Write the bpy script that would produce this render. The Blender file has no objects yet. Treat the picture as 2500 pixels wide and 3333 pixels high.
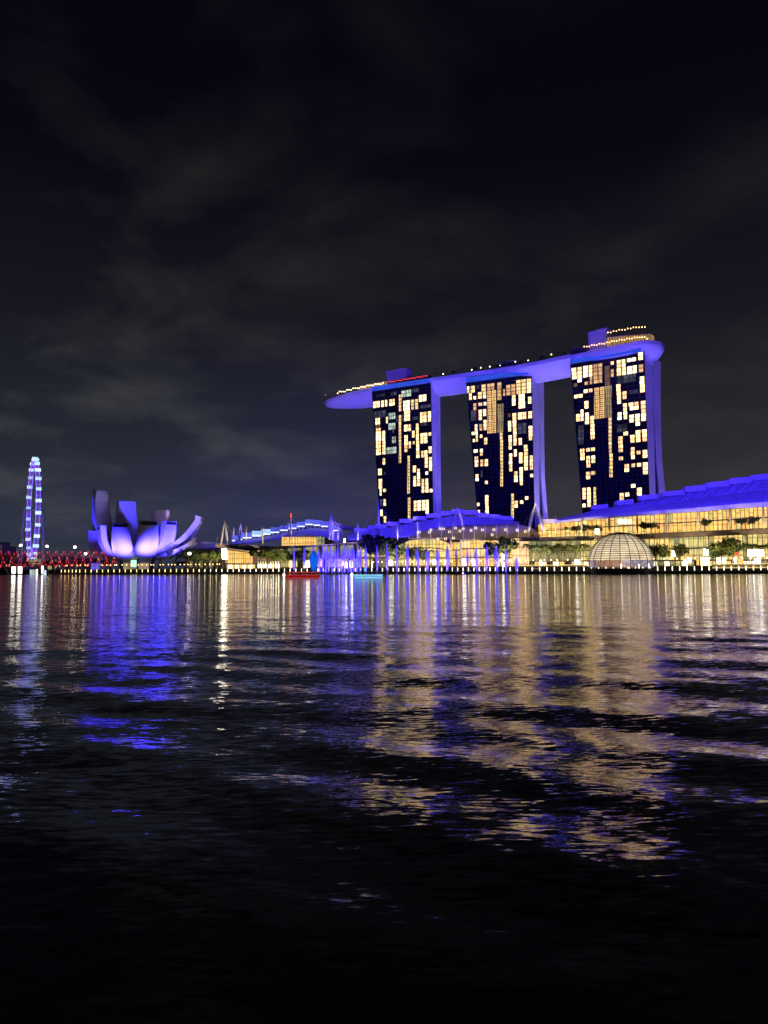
import bpy, bmesh, math, random
import numpy as np
from mathutils import Vector, Matrix
random.seed(7)
sc = bpy.context.scene
COL = sc.collection
# ------------------------------------------------------------------ camera
H_CAM, F, W, H = 3.5, 2500.0, 2500.0, 3333.0
PITCH = math.atan((1848 - H / 2) / F)
ROLL = math.radians(-0.35)
cam_d = bpy.data.cameras.new('camera')
cam = bpy.data.objects.new('camera', cam_d); COL.objects.link(cam)
RM = Matrix.Rotation(math.pi / 2 + PITCH, 3, 'X') @ Matrix.Rotation(ROLL, 3, 'Z')
cam.matrix_world = Matrix.Translation((0, 0, H_CAM)) @ RM.to_4x4()
cam_d.sensor_fit = 'VERTICAL'; cam_d.sensor_height = 36; cam_d.lens = F / H * 36
cam_d.clip_start = 0.3; cam_d.clip_end = 8000
sc.camera = cam
CP = Vector((0, 0, H_CAM))

def P(px, py, Y):
    """world point seen at photo column px, row py, at ground distance Y"""
    d = RM @ Vector(((px - W / 2) / F, -(py - H / 2) / F, -1))
    return CP + d * (Y / d.y)
def GX(px, Y): return P(px, 1848, Y).x
def proj(p):
    q = RM.transposed() @ (Vector(p) - CP)
    return (W / 2 + F * q.x / -q.z, H / 2 - F * q.y / -q.z)
def interp(pts, x):
    if x <= pts[0][0]: return pts[0][1]
    for (a, b), (c, d) in zip(pts, pts[1:]):
        if x <= c: return b + (d - b) * (x - a) / (c - a)
    return pts[-1][1]

# ------------------------------------------------------------------ colour management, world
sc.view_settings.view_transform = 'Standard'; sc.view_settings.look = 'None'
sc.view_settings.exposure = 0; sc.view_settings.gamma = 1; sc.view_settings.use_curve_mapping = False
sc.cycles.use_denoising = True
sc.cycles.max_bounces = 5; sc.cycles.glossy_bounces = 3; sc.cycles.diffuse_bounces = 2; sc.cycles.transmission_bounces = 3
sc.cycles.sample_clamp_indirect = 12
sc.cycles.use_light_tree = True

world = bpy.data.worlds.new("World"); sc.world = world; world.use_nodes = True
def build_world():
    nt = world.node_tree; N = nt.nodes; L = nt.links; N.clear()
    out = N.new('ShaderNodeOutputWorld'); bg = N.new('ShaderNodeBackground')
    L.new(bg.outputs[0], out.inputs[0]); bg.inputs[1].default_value = 1.0
    tc = N.new('ShaderNodeTexCoord'); sep = N.new('ShaderNodeSeparateXYZ'); L.new(tc.outputs['Generated'], sep.inputs[0])
    def m(op, a, b=None, c=None):
        n = N.new('ShaderNodeMath'); n.operation = op
        for i, v in enumerate((a, b, c)):
            if v is None: continue
            if isinstance(v, (int, float)): n.inputs[i].default_value = v
            else: L.new(v, n.inputs[i])
        return n.outputs[0]
    def ramp(fac, stops):
        r = N.new('ShaderNodeValToRGB'); L.new(fac, r.inputs[0]); e = r.color_ramp.elements
        while len(e) < len(stops): e.new(0.5)
        for el, (p, c) in zip(e, stops): el.position = p; el.color = (*c, 1)
        return r.outputs[0]
    z = m('MAXIMUM', sep.outputs[2], 0.0)
    base = ramp(z, [(0.0, (.036, .037, .055)), (.07, (.033, .035, .054)), (.16, (.021, .0225, .032)), (.30, (.0090, .0090, .0140)), (.48, (.0022, .0020, .0056)), (1, (.0005, .0005, .0015))])
    # azimuth: the air over the floodlit bay glows blue left of the towers, brown over the city to the right
    az = m('DIVIDE', sep.outputs[0], m('MAXIMUM', m('ABSOLUTE', sep.outputs[1]), .05))
    azf = m('ADD', m('MULTIPLY', az, .8), .5)
    tint = ramp(azf, [(0, (.72, .84, .84)), (.25, (.82, .95, 1.12)), (.44, (.95, .93, 1.95)), (.62, (1.05, .95, .9)), (.82, (1.15, .92, .62)), (1, (1.2, .9, .6))])
    low = ramp(m('MULTIPLY', z, 3.0), [(0, (1, 1, 1)), (1, (0, 0, 0))])
    tm = N.new('ShaderNodeMix'); tm.data_type = 'RGBA'; L.new(low, tm.inputs['Factor']); tm.inputs['A'].default_value = (.95, .95, 1.0, 1); L.new(tint, tm.inputs['B'])
    mu = N.new('ShaderNodeMix'); mu.data_type = 'RGBA'; mu.blend_type = 'MULTIPLY'; mu.inputs['Factor'].default_value = 1
    L.new(base, mu.inputs['A']); L.new(tm.outputs['Result'], mu.inputs['B'])
    # clouds on a flat layer
    k = m('DIVIDE', 1.0, m('ADD', z, .22))
    cx = m('MULTIPLY', sep.outputs[0], k); cy = m('MULTIPLY', sep.outputs[1], k)
    cmb = N.new('ShaderNodeCombineXYZ'); L.new(cx, cmb.inputs[0]); L.new(cy, cmb.inputs[1]); cmb.inputs[2].default_value = 3.7
    mp = N.new('ShaderNodeMapping'); L.new(cmb.outputs[0], mp.inputs[0]); mp.inputs['Rotation'].default_value = (0, 0, .45); mp.inputs['Scale'].default_value = (1.3, 1.35, 1)
    mp.inputs['Location'].default_value = (2.3, .4, 0)
    n1 = N.new('ShaderNodeTexNoise'); L.new(mp.outputs[0], n1.inputs[0]); n1.inputs['Scale'].default_value = 1.9; n1.inputs['Detail'].default_value = 5.5; n1.inputs['Roughness'].default_value = .52
    n1.inputs['Distortion'].default_value = .35
    cl = ramp(n1.outputs[0], [(.46, (0, 0, 0)), (.56, (.35, .35, .35)), (.70, (1, 1, 1))])
    side = ramp(azf, [(.1, (1, 1, 1)), (.5, (.45, .45, .45)), (.8, (.28, .28, .28))])
    hi = ramp(z, [(0, (.3, .3, .3)), (.16, (1, 1, 1)), (.33, (.75, .75, .75)), (.52, (.28, .28, .28))])
    cc = N.new('ShaderNodeMix'); cc.data_type = 'RGBA'; cc.blend_type = 'MULTIPLY'; cc.inputs['Factor'].default_value = 1; L.new(cl, cc.inputs['A']); L.new(side, cc.inputs['B'])
    c2 = N.new('ShaderNodeMix'); c2.data_type = 'RGBA'; c2.blend_type = 'MULTIPLY'; c2.inputs['Factor'].default_value = 1; L.new(cc.outputs['Result'], c2.inputs['A']); L.new(hi, c2.inputs['B'])
    c3 = N.new('ShaderNodeMix'); c3.data_type = 'RGBA'; c3.blend_type = 'MULTIPLY'; c3.inputs['Factor'].default_value = 1; L.new(c2.outputs['Result'], c3.inputs['A']); c3.inputs['B'].default_value = (.037, .037, .030, 1)
    ad = N.new('ShaderNodeMix'); ad.data_type = 'RGBA'; ad.blend_type = 'ADD'; ad.inputs['Factor'].default_value = 1
    L.new(mu.outputs['Result'], ad.inputs['A']); L.new(c3.outputs['Result'], ad.inputs['B'])
    L.new(ad.outputs['Result'], bg.inputs[0])
build_world()

# ------------------------------------------------------------------ floodlights and fill lamps
def aim(o, target):
    d = Vector(target) - o.location
    o.rotation_euler = d.to_track_quat('-Z', 'Y').to_euler()
def spot(loc, target, color, power, angle=60, blend=.6, radius=.5, falloff=None):
    l = bpy.data.lights.new('flood_fill_lamp', 'SPOT'); l.color = color; l.energy = power
    l.spot_size = math.radians(angle); l.spot_blend = blend; l.shadow_soft_size = radius
    if falloff:
        l.use_nodes = True; nt = l.node_tree
        em = [n for n in nt.nodes if n.type == 'EMISSION'][0]
        f = nt.nodes.new('ShaderNodeLightFalloff'); f.inputs['Strength'].default_value = 1
        nt.links.new(f.outputs[falloff], em.inputs['Strength'])
    o = bpy.data.objects.new('flood_fill_lamp', l); COL.objects.link(o); o.location = loc; aim(o, target)
    return o
BLUE = (.045, .02, 1.0); VIOLET = (.46, .38, .9); WARM = (1.0, .72, .42)
POW = dict(tower=25, park=13, roof=820, lotus=260000)

# ------------------------------------------------------------------ materials
MATS = {}
def newmat(name):
    m = bpy.data.materials.new(name); m.use_nodes = True; m.node_tree.nodes.clear(); return m
def surf(name, color, rough=.6, metal=0.0, var=.25, scale=.3, spec=.4, bump=0):
    """plain surface with mottled colour"""
    if name in MATS: return MATS[name]
    m = newmat(name); N, L = m.node_tree.nodes, m.node_tree.links
    o = N.new('ShaderNodeOutputMaterial'); b = N.new('ShaderNodeBsdfPrincipled'); L.new(b.outputs[0], o.inputs[0])
    tc = N.new('ShaderNodeTexCoord'); nz = N.new('ShaderNodeTexNoise'); L.new(tc.outputs['Object'], nz.inputs[0]); nz.inputs['Scale'].default_value = scale; nz.inputs['Detail'].default_value = 4
    r = N.new('ShaderNodeValToRGB'); L.new(nz.outputs[0], r.inputs[0])
    r.color_ramp.elements[0].position = .3; r.color_ramp.elements[1].position = .7
    r.color_ramp.elements[0].color = (*[c * (1 - var) for c in color], 1); r.color_ramp.elements[1].color = (*[min(1, c * (1 + var)) for c in color], 1)
    L.new(r.outputs[0], b.inputs['Base Color']); b.inputs['Roughness'].default_value = rough; b.inputs['Metallic'].default_value = metal
    b.inputs['Specular IOR Level'].default_value = spec
    MATS[name] = m; return m
def glow(name, color, strength, var=.0, streak=0.0, color2=None, world_scale=None, lines=0):
    """lit window / lamp / screen. streak: vertical curtain-like variation; color2: second interior colour"""
    if name in MATS: return MATS[name]
    m = newmat(name); N, L = m.node_tree.nodes, m.node_tree.links
    o = N.new('ShaderNodeOutputMaterial'); e = N.new('ShaderNodeEmission')
    L.new(e.outputs[0], o.inputs[0]); e.inputs[0].default_value = (*color, 1); e.inputs[1].default_value = strength
    fac = None
    def mul(a, b):
        n = N.new('ShaderNodeMath'); n.operation = 'MULTIPLY'
        if isinstance(a, float): n.inputs[0].default_value = a
        else: L.new(a, n.inputs[0])
        L.new(b, n.inputs[1]); return n.outputs[0]
    st = float(strength)
    if var or streak or color2:
        oi = N.new('ShaderNodeObjectInfo')
        geo = N.new('ShaderNodeNewGeometry')
    if var:
        mr = N.new('ShaderNodeMapRange'); L.new(oi.outputs['Random'], mr.inputs[0]); mr.inputs[3].default_value = 1 - var; mr.inputs[4].default_value = 1 + var
        st = mul(st, mr.outputs[0])
    if streak:
        mp = N.new('ShaderNodeMapping'); L.new(geo.outputs['Position'], mp.inputs[0]); s = world_scale or (1.1, 1.1, .12)
        mp.inputs['Scale'].default_value = s
        nz = N.new('ShaderNodeTexNoise'); L.new(mp.outputs[0], nz.inputs[0]); nz.inputs['Scale'].default_value = 1; nz.inputs['Detail'].default_value = 3; nz.inputs['Roughness'].default_value = .6
        mr = N.new('ShaderNodeMapRange'); L.new(nz.outputs[0], mr.inputs[0]); mr.inputs[1].default_value = .3; mr.inputs[2].default_value = .7
        mr.inputs[3].default_value = 1 - streak; mr.inputs[4].default_value = 1 + streak
        st = mul(st, mr.outputs[0])
    if lines:
        sp = N.new('ShaderNodeSeparateXYZ'); L.new(geo.outputs['Position'], sp.inputs[0])
        a = N.new('ShaderNodeMath'); a.operation = 'MULTIPLY'; L.new(sp.outputs[2], a.inputs[0]); a.inputs[1].default_value = 1 / lines
        f = N.new('ShaderNodeMath'); f.operation = 'FRACT'; L.new(a.outputs[0], f.inputs[0])
        mr = N.new('ShaderNodeMapRange'); L.new(f.outputs[0], mr.inputs[0]); mr.inputs[1].default_value = .0; mr.inputs[2].default_value = .25; mr.inputs[3].default_value = .45; mr.inputs[4].default_value = 1.08
        st = mul(st, mr.outputs[0])
    if not isinstance(st, float): L.new(st, e.inputs[1])
    if color2:
        nz = N.new('ShaderNodeTexNoise'); mp = N.new('ShaderNodeMapping'); L.new(geo.outputs['Position'], mp.inputs[0]); mp.inputs['Scale'].default_value = (.09, .09, .12); mp.inputs['Location'].default_value = (3, 7, 1)
        L.new(mp.outputs[0], nz.inputs[0]); nz.inputs['Scale'].default_value = 1; nz.inputs['Detail'].default_value = 2
        r = N.new('ShaderNodeValToRGB'); L.new(nz.outputs[0], r.inputs[0]); r.color_ramp.elements[0].position = .42; r.color_ramp.elements[1].position = .6
        r.color_ramp.elements[0].color = (*color, 1); r.color_ramp.elements[1].color = (*color2, 1); L.new(r.outputs[0], e.inputs[0])
    MATS[name] = m; return m

# ------------------------------------------------------------------ mesh builder
def wloc(o):
    v = Vector((0, 0, 0))
    while o is not None: v = v + o.location; o = o.parent
    return v
class MB:
    def __init__(s): s.v = []; s.f = []
    def add(s, vs, fs):
        b = len(s.v); s.v += [tuple(x) for x in vs]; s.f += [tuple(b + i for i in f) for f in fs]; return s
    def hexa(s, a, b):
        """a, b: two quads (4 points each) joined into a closed solid"""
        return s.add(list(a) + list(b), [(3, 2, 1, 0), (4, 5, 6, 7)] + [(i, (i + 1) % 4, 4 + (i + 1) % 4, 4 + i) for i in range(4)])
    def box(s, c, d, rz=0.0):
        ca, sa = math.cos(rz), math.sin(rz); pts = []
        for z in (-.5, .5):
            for x, y in ((-.5, -.5), (.5, -.5), (.5, .5), (-.5, .5)):
                X, Y = x * d[0], y * d[1]; pts.append((c[0] + X * ca - Y * sa, c[1] + X * sa + Y * ca, c[2] + z * d[2]))
        return s.hexa(pts[:4], pts[4:])
    def prism(s, poly, vec):
        n = len(poly); vec = Vector(vec); p = [Vector(q) for q in poly]
        return s.add(p + [q + vec for q in p], [tuple(reversed(range(n))), tuple(range(n, 2 * n))] + [(i, (i + 1) % n, n + (i + 1) % n, n + i) for i in range(n)])
    def tube(s, pts, rad, n=6, cap=True):
        pts = [Vector(p) for p in pts]; rad = rad if isinstance(rad, (list, tuple)) else [rad] * len(pts); vs = []; fs = []
        for i, p in enumerate(pts):
            d = (pts[min(i + 1, len(pts) - 1)] - pts[max(i - 1, 0)]).normalized()
            u = d.cross(Vector((0, 0, 1)))
            u = u.normalized() if u.length > 1e-3 else Vector((1, 0, 0))
            w = u.cross(d)
            for k in range(n):
                a = 2 * math.pi * k / n; vs.append(p + (u * math.cos(a) + w * math.sin(a)) * rad[i])
        for i in range(len(pts) - 1):
            for k in range(n): fs.append((i * n + k, i * n + (k + 1) % n, (i + 1) * n + (k + 1) % n, (i + 1) * n + k))
        if cap: fs += [tuple(reversed(range(n))), tuple(range((len(pts) - 1) * n, len(pts) * n))]
        return s.add(vs, fs)
    def lathe(s, prof, n=16, c=(0, 0, 0)):
        vs = [(c[0] + r * math.cos(2 * math.pi * k / n), c[1] + r * math.sin(2 * math.pi * k / n), c[2] + z) for r, z in prof for k in range(n)]
        fs = [(i * n + k, i * n + (k + 1) % n, (i + 1) * n + (k + 1) % n, (i + 1) * n + k) for i in range(len(prof) - 1) for k in range(n)]
        fs += [tuple(reversed(range(n))), tuple(range((len(prof) - 1) * n, len(prof) * n))]
        return s.add(vs, fs)
    def mesh(s, name, off=(0, 0, 0)):
        me = bpy.data.meshes.new(name); o = Vector(off)
        me.from_pydata([tuple(Vector(v) - o) for v in s.v], [], s.f); me.update(); return me
    def build(s, name, mat, parent=None, smooth=False, origin=None):
        off = wloc(parent) if parent else Vector(origin or (0, 0, 0))
        me = s.mesh(name, off); me.materials.append(mat)
        if smooth: me.polygons.foreach_set('use_smooth', [True] * len(me.polygons))
        o = bpy.data.objects.new(name, me); COL.objects.link(o)
        if parent: o.parent = parent
        else: o.location = off
        return o
def tag(o, label=None, cat=None, group=None, kind=None):
    if label: o['label'] = label
    if cat: o['category'] = cat
    if group: o['group'] = group
    if kind: o['kind'] = kind
    return o
def thing(name, label, cat, loc=(0, 0, 0), group=None):
    o = bpy.data.objects.new(name, None); COL.objects.link(o); o.location = loc; o.empty_display_size = 1
    return tag(o, label, cat, group)
CHILD = {}
def copy_tree(src, parent=None, kids=None):
    c = src.copy(); COL.objects.link(c); c.parent = parent
    for ch in [k for k in kids if k.parent == src]: copy_tree(ch, c, kids)
    return c
def kids_of(root):
    out = []
    def rec(o):
        for ch in o.children: out.append(ch); rec(ch)
    rec(root); return out
Wd = ['first', 'second', 'third', 'fourth', 'fifth', 'sixth', 'seventh', 'eighth', 'ninth', 'tenth', 'eleventh', 'twelfth', 'thirteenth', 'fourteenth', 'fifteenth', 'sixteenth', 'seventeenth', 'eighteenth', 'nineteenth', 'twentieth']
TENS = {20: 'twenty', 30: 'thirty', 40: 'forty'}
def ordinal(n):
    return Wd[n] if n < 20 else (TENS[(n + 1) // 10 * 10] + '-' + Wd[(n + 1) % 10 - 1] if (n + 1) % 10 else {30: 'thirtieth', 40: 'fortieth', 50: 'fiftieth'}[n + 1])
MARKS = [(-999, 'right of the left picture edge'), (64, 'right of the second white kiosk'), (150, 'right of the observation wheel'), (300, 'right of the lotus museum left edge'), (440, 'right of the lotus museum centre'), (575, 'right of the lotus museum bowl'), (728, 'right of the tall white screen'), (825, 'right of the gold pavilion'), (931, 'right of the red boat bow'),
         (1045, 'right of the azure lantern'), (1152, 'right of the cyan boat bow'), (1246, 'right of the cyan boat'), (1330, 'right of the first tower centre line'), (1411, 'right of the first tower'), (1489, 'right of the A shaped mast'), (1570, 'right of the middle tower left edge'), (1655, 'right of the dark tree pair'), (1744, 'right of the largest A shaped mast'), (1920, 'right of the glass dome left edge'), (2120, 'right of the glass dome'), (2222, 'right of the narrow dark tree'), (2398, 'right of the red sign')]
COUNTS = {}
def nth(desc, px):
    m = [n for x, n in MARKS if x <= px][-1]; k = (desc, m); COUNTS[k] = COUNTS.get(k, -1) + 1
    return ordinal(COUNTS[k]) + ' ' + desc + ', counted ' + m
class Proto:
    """first placement moves the original, later ones are copies"""
    def __init__(s, root): s.root = root; s.kids = kids_of(root); s.used = False
    def place(s, loc, label, group=None, scale=None, rz=None):
        o = s.root if not s.used else copy_tree(s.root, None, s.kids)
        s.used = True; o.location = loc; o['label'] = label
        if group: o['group'] = group
        if scale: o.scale = scale
        if rz is not None: o.rotation_euler = (0, 0, rz)
        return o
# ------------------------------------------------------------------ water, land, quay
SHORE = [(-300, 690), (-60, 660), (90, 640), (185, 600), (240, 560), (300, 548), (500, 540), (700, 522), (1000, 470), (1250, 437), (1500, 410), (1750, 380), (2000, 352), (2250, 342), (2500, 336), (2800, 332)]
def shoreY(px): return interp(SHORE, px)
SH = [(-4000, 760), (-900, 740)] + [(GX(px, Y), Y) for px, Y in SHORE] + [(700, 318), (4000, 318)]

def water_material():
    m = newmat('bay_water'); N, L = m.node_tree.nodes, m.node_tree.links
    o = N.new('ShaderNodeOutputMaterial'); b = N.new('ShaderNodeBsdfPrincipled'); L.new(b.outputs[0], o.inputs[0])
    b.inputs['Base Color'].default_value = (.0012, .0016, .003, 1); b.inputs['Roughness'].default_value = .055; b.inputs['IOR'].default_value = 1.85
    g = N.new('ShaderNodeNewGeometry')
    def slopes(sx, sy, detail, k, rough=.55, loc=0):
        mp = N.new('ShaderNodeMapping'); L.new(g.outputs['Position'], mp.inputs[0]); mp.inputs['Scale'].default_value = (sx, sy, 1); mp.inputs['Location'].default_value = (loc, loc * 2, 0); mp.inputs['Rotation'].default_value = (0, 0, -.22)
        n = N.new('ShaderNodeTexNoise'); L.new(mp.outputs[0], n.inputs[0]); n.inputs['Scale'].default_value = 1; n.inputs['Detail'].default_value = detail; n.inputs['Roughness'].default_value = rough
        s = N.new('ShaderNodeVectorMath'); s.operation = 'SUBTRACT'; L.new(n.outputs['Color'], s.inputs[0]); s.inputs[1].default_value = (.5, .5, .5)
        t = N.new('ShaderNodeVectorMath'); t.operation = 'MULTIPLY'; L.new(s.outputs[0], t.inputs[0]); t.inputs[1].default_value = (k * .55, k, 0)
        return t.outputs[0]
    a = slopes(2.4, 9.5, 3, .42, rough=.65); c = slopes(.25, .6, 2, .12, loc=5)
    ad = N.new('ShaderNodeVectorMath'); L.new(a, ad.inputs[0]); L.new(c, ad.inputs[1])
    # the lee of the near quay is calm: ripples grow with distance from it
    sp = N.new('ShaderNodeSeparateXYZ'); L.new(g.outputs['Position'], sp.inputs[0]); mr = N.new('ShaderNodeMapRange'); mr.interpolation_type = 'SMOOTHSTEP'; L.new(sp.outputs[1], mr.inputs[0]); mr.inputs[1].default_value = 5; mr.inputs[2].default_value = 13.5; mr.inputs[3].default_value = .35; mr.inputs[4].default_value = 1.12
    sc_ = N.new('ShaderNodeVectorMath'); sc_.operation = 'SCALE'; L.new(ad.outputs[0], sc_.inputs[0]); L.new(mr.outputs[0], sc_.inputs['Scale'])
    a2 = N.new('ShaderNodeVectorMath'); L.new(sc_.outputs[0], a2.inputs[0]); L.new(g.outputs['Normal'], a2.inputs[1])
    nm = N.new('ShaderNodeVectorMath'); nm.operation = 'NORMALIZE'; L.new(a2.outputs[0], nm.inputs[0]); L.new(nm.outputs[0], b.inputs['Normal'])
    return m
def build_water():
    nr, ncol = 520, 420
    d = 2.2 * (1.01135 ** np.arange(nr)); t = np.linspace(-1.25, 1.25, ncol)
    Y = np.repeat(d[:, None], ncol, 1); X = (d[:, None] + 6) * t[None, :]
    rng = np.random.RandomState(11); Z = np.zeros_like(X)
    # boat wake swell that has reached about forty metres out, calm beyond
    edge = 38 + 6 * np.sin(X * .11 + 1) + .18 * X
    mask = 1 / (1 + np.exp((Y - edge) / 2.2))
    amp_far = .16
    def wave(lam, ang, slope, ph, msk):
        nonlocal Z
        k = 2 * math.pi / lam; kx, ky = math.cos(ang) * k, math.sin(ang) * k
        w = 1 + .25 * np.sin(X * .05 + ph * 3) * np.cos(Y * .07 + ph)
        Z = Z + slope / k * np.sin(kx * X + ky * Y + ph + .8 * np.sin(X * .13 + ph) * np.sin(Y * .17 + 2 * ph)) * w * msk
    close = .5 + .5 / (1 + np.exp(-(Y - 13) / 1.6)); swell = (amp_far * .5 + mask) * close
    for i in range(8): wave(rng.uniform(2.8, 6.0), math.radians(rng.uniform(48, 84)), rng.uniform(.015, .025), rng.uniform(0, 6.28), swell)
    mid = (.25 + .75 * mask) * close
    for i in range(12): wave(rng.uniform(1.1, 2.8), math.radians(rng.uniform(30, 125)), rng.uniform(.005, .010), rng.uniform(0, 6.28), mid)
    near = 1 / (1 + np.exp((Y - 26) / 3))
    for i in range(10): wave(rng.uniform(.45, 1.0), math.radians(rng.uniform(10, 160)), rng.uniform(.003, .006), rng.uniform(0, 6.28), near)
    co = np.stack([X, Y, Z], -1).reshape(-1, 3)
    me = bpy.data.meshes.new('water'); me.vertices.add(len(co)); me.vertices.foreach_set('co', co.ravel())
    i, j = np.meshgrid(np.arange(nr - 1), np.arange(ncol - 1), indexing='ij'); a = i * ncol + j
    q = np.stack([a, a + 1, a + ncol + 1, a + ncol], -1).reshape(-1, 4)
    me.loops.add(q.size); me.loops.foreach_set('vertex_index', q.ravel().astype(np.int32)); me.polygons.add(len(q))
    me.polygons.foreach_set('loop_start', np.arange(0, q.size, 4, dtype=np.int32)); me.polygons.foreach_set('loop_total', np.full(len(q), 4, np.int32))
    me.polygons.foreach_set('use_smooth', np.ones(len(q), bool)); me.update(); me.validate()
    me.materials.append(water_material())
    o = bpy.data.objects.new('water', me); COL.objects.link(o); tag(o, kind='structure')
    # the open bay to either side and behind, a little lower so that the sheets never share a plane
    me2 = bpy.data.meshes.new('bay_water'); me2.from_pydata([(-4000, -3000, -.35), (4000, -3000, -.35), (4000, 900, -.35), (-4000, 900, -.35)], [], [(0, 1, 2, 3)]); me2.materials.append(me.materials[0])
    o2 = bpy.data.objects.new('bay_water', me2); COL.objects.link(o2); tag(o2, kind='structure')
build_water()

m_asph = surf('paving', (.07, .065, .06), .8, var=.3, scale=.05)
m_conc = surf('concrete', (.10, .095, .09), .8, var=.3, scale=.4)
m_dark = surf('dark_metal', (.02, .02, .022), .5)
m_white = surf('white_paint', (.75, .74, .72), .55, var=.06)
m_taupe = surf('taupe_cladding', (.24, .20, .17), .6, var=.15, scale=.2)
Z_LOW, Z_UP = 1.0, 3.45
def build_land():
    v = []; f = []
    for x, y in SH: v += [(x, y + 5, Z_UP), (x * 2.2, 6500, Z_UP)]
    for i in range(len(SH) - 1): f.append((2 * i, 2 * i + 2, 2 * i + 3, 2 * i + 1))
    tag(MB().add(v, f).build('ground', m_asph), kind='structure')
    lo, up = MB(), MB()
    for (x0, y0), (x1, y1) in zip(SH, SH[1:]):
        lo.hexa([(x0, y0, -3), (x1, y1, -3), (x1, y1 + 4.4, -3), (x0, y0 + 4.4, -3)], [(x0, y0, Z_LOW), (x1, y1, Z_LOW), (x1, y1 + 4.4, Z_LOW), (x0, y0 + 4.4, Z_LOW)])
        up.hexa([(x0, y0 + 4.4, -3), (x1, y1 + 4.4, -3), (x1, y1 + 5.2, -3), (x0, y0 + 5.2, -3)], [(x0, y0 + 4.4, Z_UP + .1), (x1, y1 + 4.4, Z_UP + .1), (x1, y1 + 5.2, Z_UP + .1), (x0, y0 + 5.2, Z_UP + .1)])
    tag(lo.build('boardwalk', surf('boardwalk', (.05, .042, .035), .8)), kind='structure')
    tag(up.build('quay_wall', surf('quay_wall', (.045, .04, .037), .85)), kind='structure')
build_land()

# ------------------------------------------------------------------ the three hotel towers
W_MATS = {
 'w': glow('window_warm', (1.0, .63, .28), 2.6, var=.5, streak=.5, world_scale=(1.3, 1.3, .5)),
 'W': glow('window_bright', (1.0, .74, .42), 3.4, var=.15, streak=.3, world_scale=(1.3, 1.3, .5)),
 'p': glow('window_pale', (.62, .78, .62), .85, var=.4, streak=.45, world_scale=(1.5, 1.5, .6)),
 'o': glow('window_amber', (1.0, .55, .25), .85, var=.3, streak=.4, world_scale=(1.3, 1.3, .5)),
 'g': glow('window_corridor', (1.0, .66, .28), 1.25, var=.15, streak=.3, world_scale=(.8, .8, 1.2)),
 'G': glow('atrium_glass', (1.0, .60, .22), 1.15, var=.12, streak=.35, world_scale=(1.6, 1.6, .8)),
 'q': glow('atrium_glass_dim', (.78, .58, .27), .55, var=.25, streak=.4, world_scale=(1.6, 1.6, .8)),
 'd': glow('window_dim', (.30, .32, .42), .16, var=.7, streak=.5, world_scale=(1.3, 1.3, .6)),
 'n': glow('window_brown', (.9, .5, .22), .22, var=.2, streak=.5, world_scale=(1.3, 1.3, .6)),
}
def glass_material():
    m = newmat('dark_curtain_glass'); N, L = m.node_tree.nodes, m.node_tree.links
    o = N.new('ShaderNodeOutputMaterial'); b = N.new('ShaderNodeBsdfPrincipled'); L.new(b.outputs[0], o.inputs[0])
    tc = N.new('ShaderNodeTexCoord'); mp = N.new('ShaderNodeMapping'); L.new(tc.outputs['Object'], mp.inputs[0]); mp.inputs['Scale'].default_value = (.2, .2, .29)
    vo = N.new('ShaderNodeTexVoronoi'); vo.distance = 'CHEBYCHEV'; L.new(mp.outputs[0], vo.inputs[0]); vo.inputs['Scale'].default_value = 1
    r = N.new('ShaderNodeValToRGB'); L.new(vo.outputs['Color'], r.inputs[0]); r.color_ramp.elements[0].position = .25; r.color_ramp.elements[1].position = .9
    r.color_ramp.elements[0].color = (.006, .006, .006, 1); r.color_ramp.elements[1].color = (.026, .025, .024, 1)
    L.new(r.outputs[0], b.inputs['Base Color']); b.inputs['Roughness'].default_value = .3; b.inputs['Specular IOR Level'].default_value = .12
    return m
m_glass = glass_material()
m_endwall = surf('tower_end_wall', (.70, .68, .66), .7, var=.07, scale=.06)
m_fin = surf('facade_fin', (.045, .045, .05), .5)
NV = Vector((0.60, 0.80, 0))   # away from the bay

def prof_s(px, py, A, n):
    """distance along n from A at which the projected column is px (at the height seen at row py)"""
    lo, hi = 0.0, 120.0
    for _ in range(40):
        mid = (lo + hi) / 2; q = A + n * mid
        if proj(q)[0] < px: lo = mid
        else: hi = mid
    return (lo + hi) / 2

UNIT = {}
def unit_pane(mat, kind='plain'):
    """lit pane, x and z in -0.5..0.5, front at y=0, a thin box; mullioned kinds carry a raised cross"""
    k = (mat.name, kind)
    if k in UNIT: return UNIT[k]
    mb = MB().hexa([(-.5, 0, -.5), (.5, 0, -.5), (.5, .12, -.5), (-.5, .12, -.5)], [(-.5, 0, .5), (.5, 0, .5), (.5, .12, .5), (-.5, .12, .5)])
    n = len(mb.f)
    if kind == 'split': mb.box((0, -.02, 0), (.07, .06, 1)); mb.box((0, -.02, -.28), (1, .05, .05))
    if kind == 'grid':
        mb.box((-.17, -.02, 0), (.06, .06, 1)); mb.box((.17, -.02, 0), (.06, .06, 1)); mb.box((0, -.02, 0), (1, .05, .09))
    me = mb.mesh('window'); me.materials.append(mat); me.materials.append(m_fin)
    for i, p in enumerate(me.polygons): p.material_index = 0 if i < n else 1
    UNIT[k] = me; return me

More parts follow.
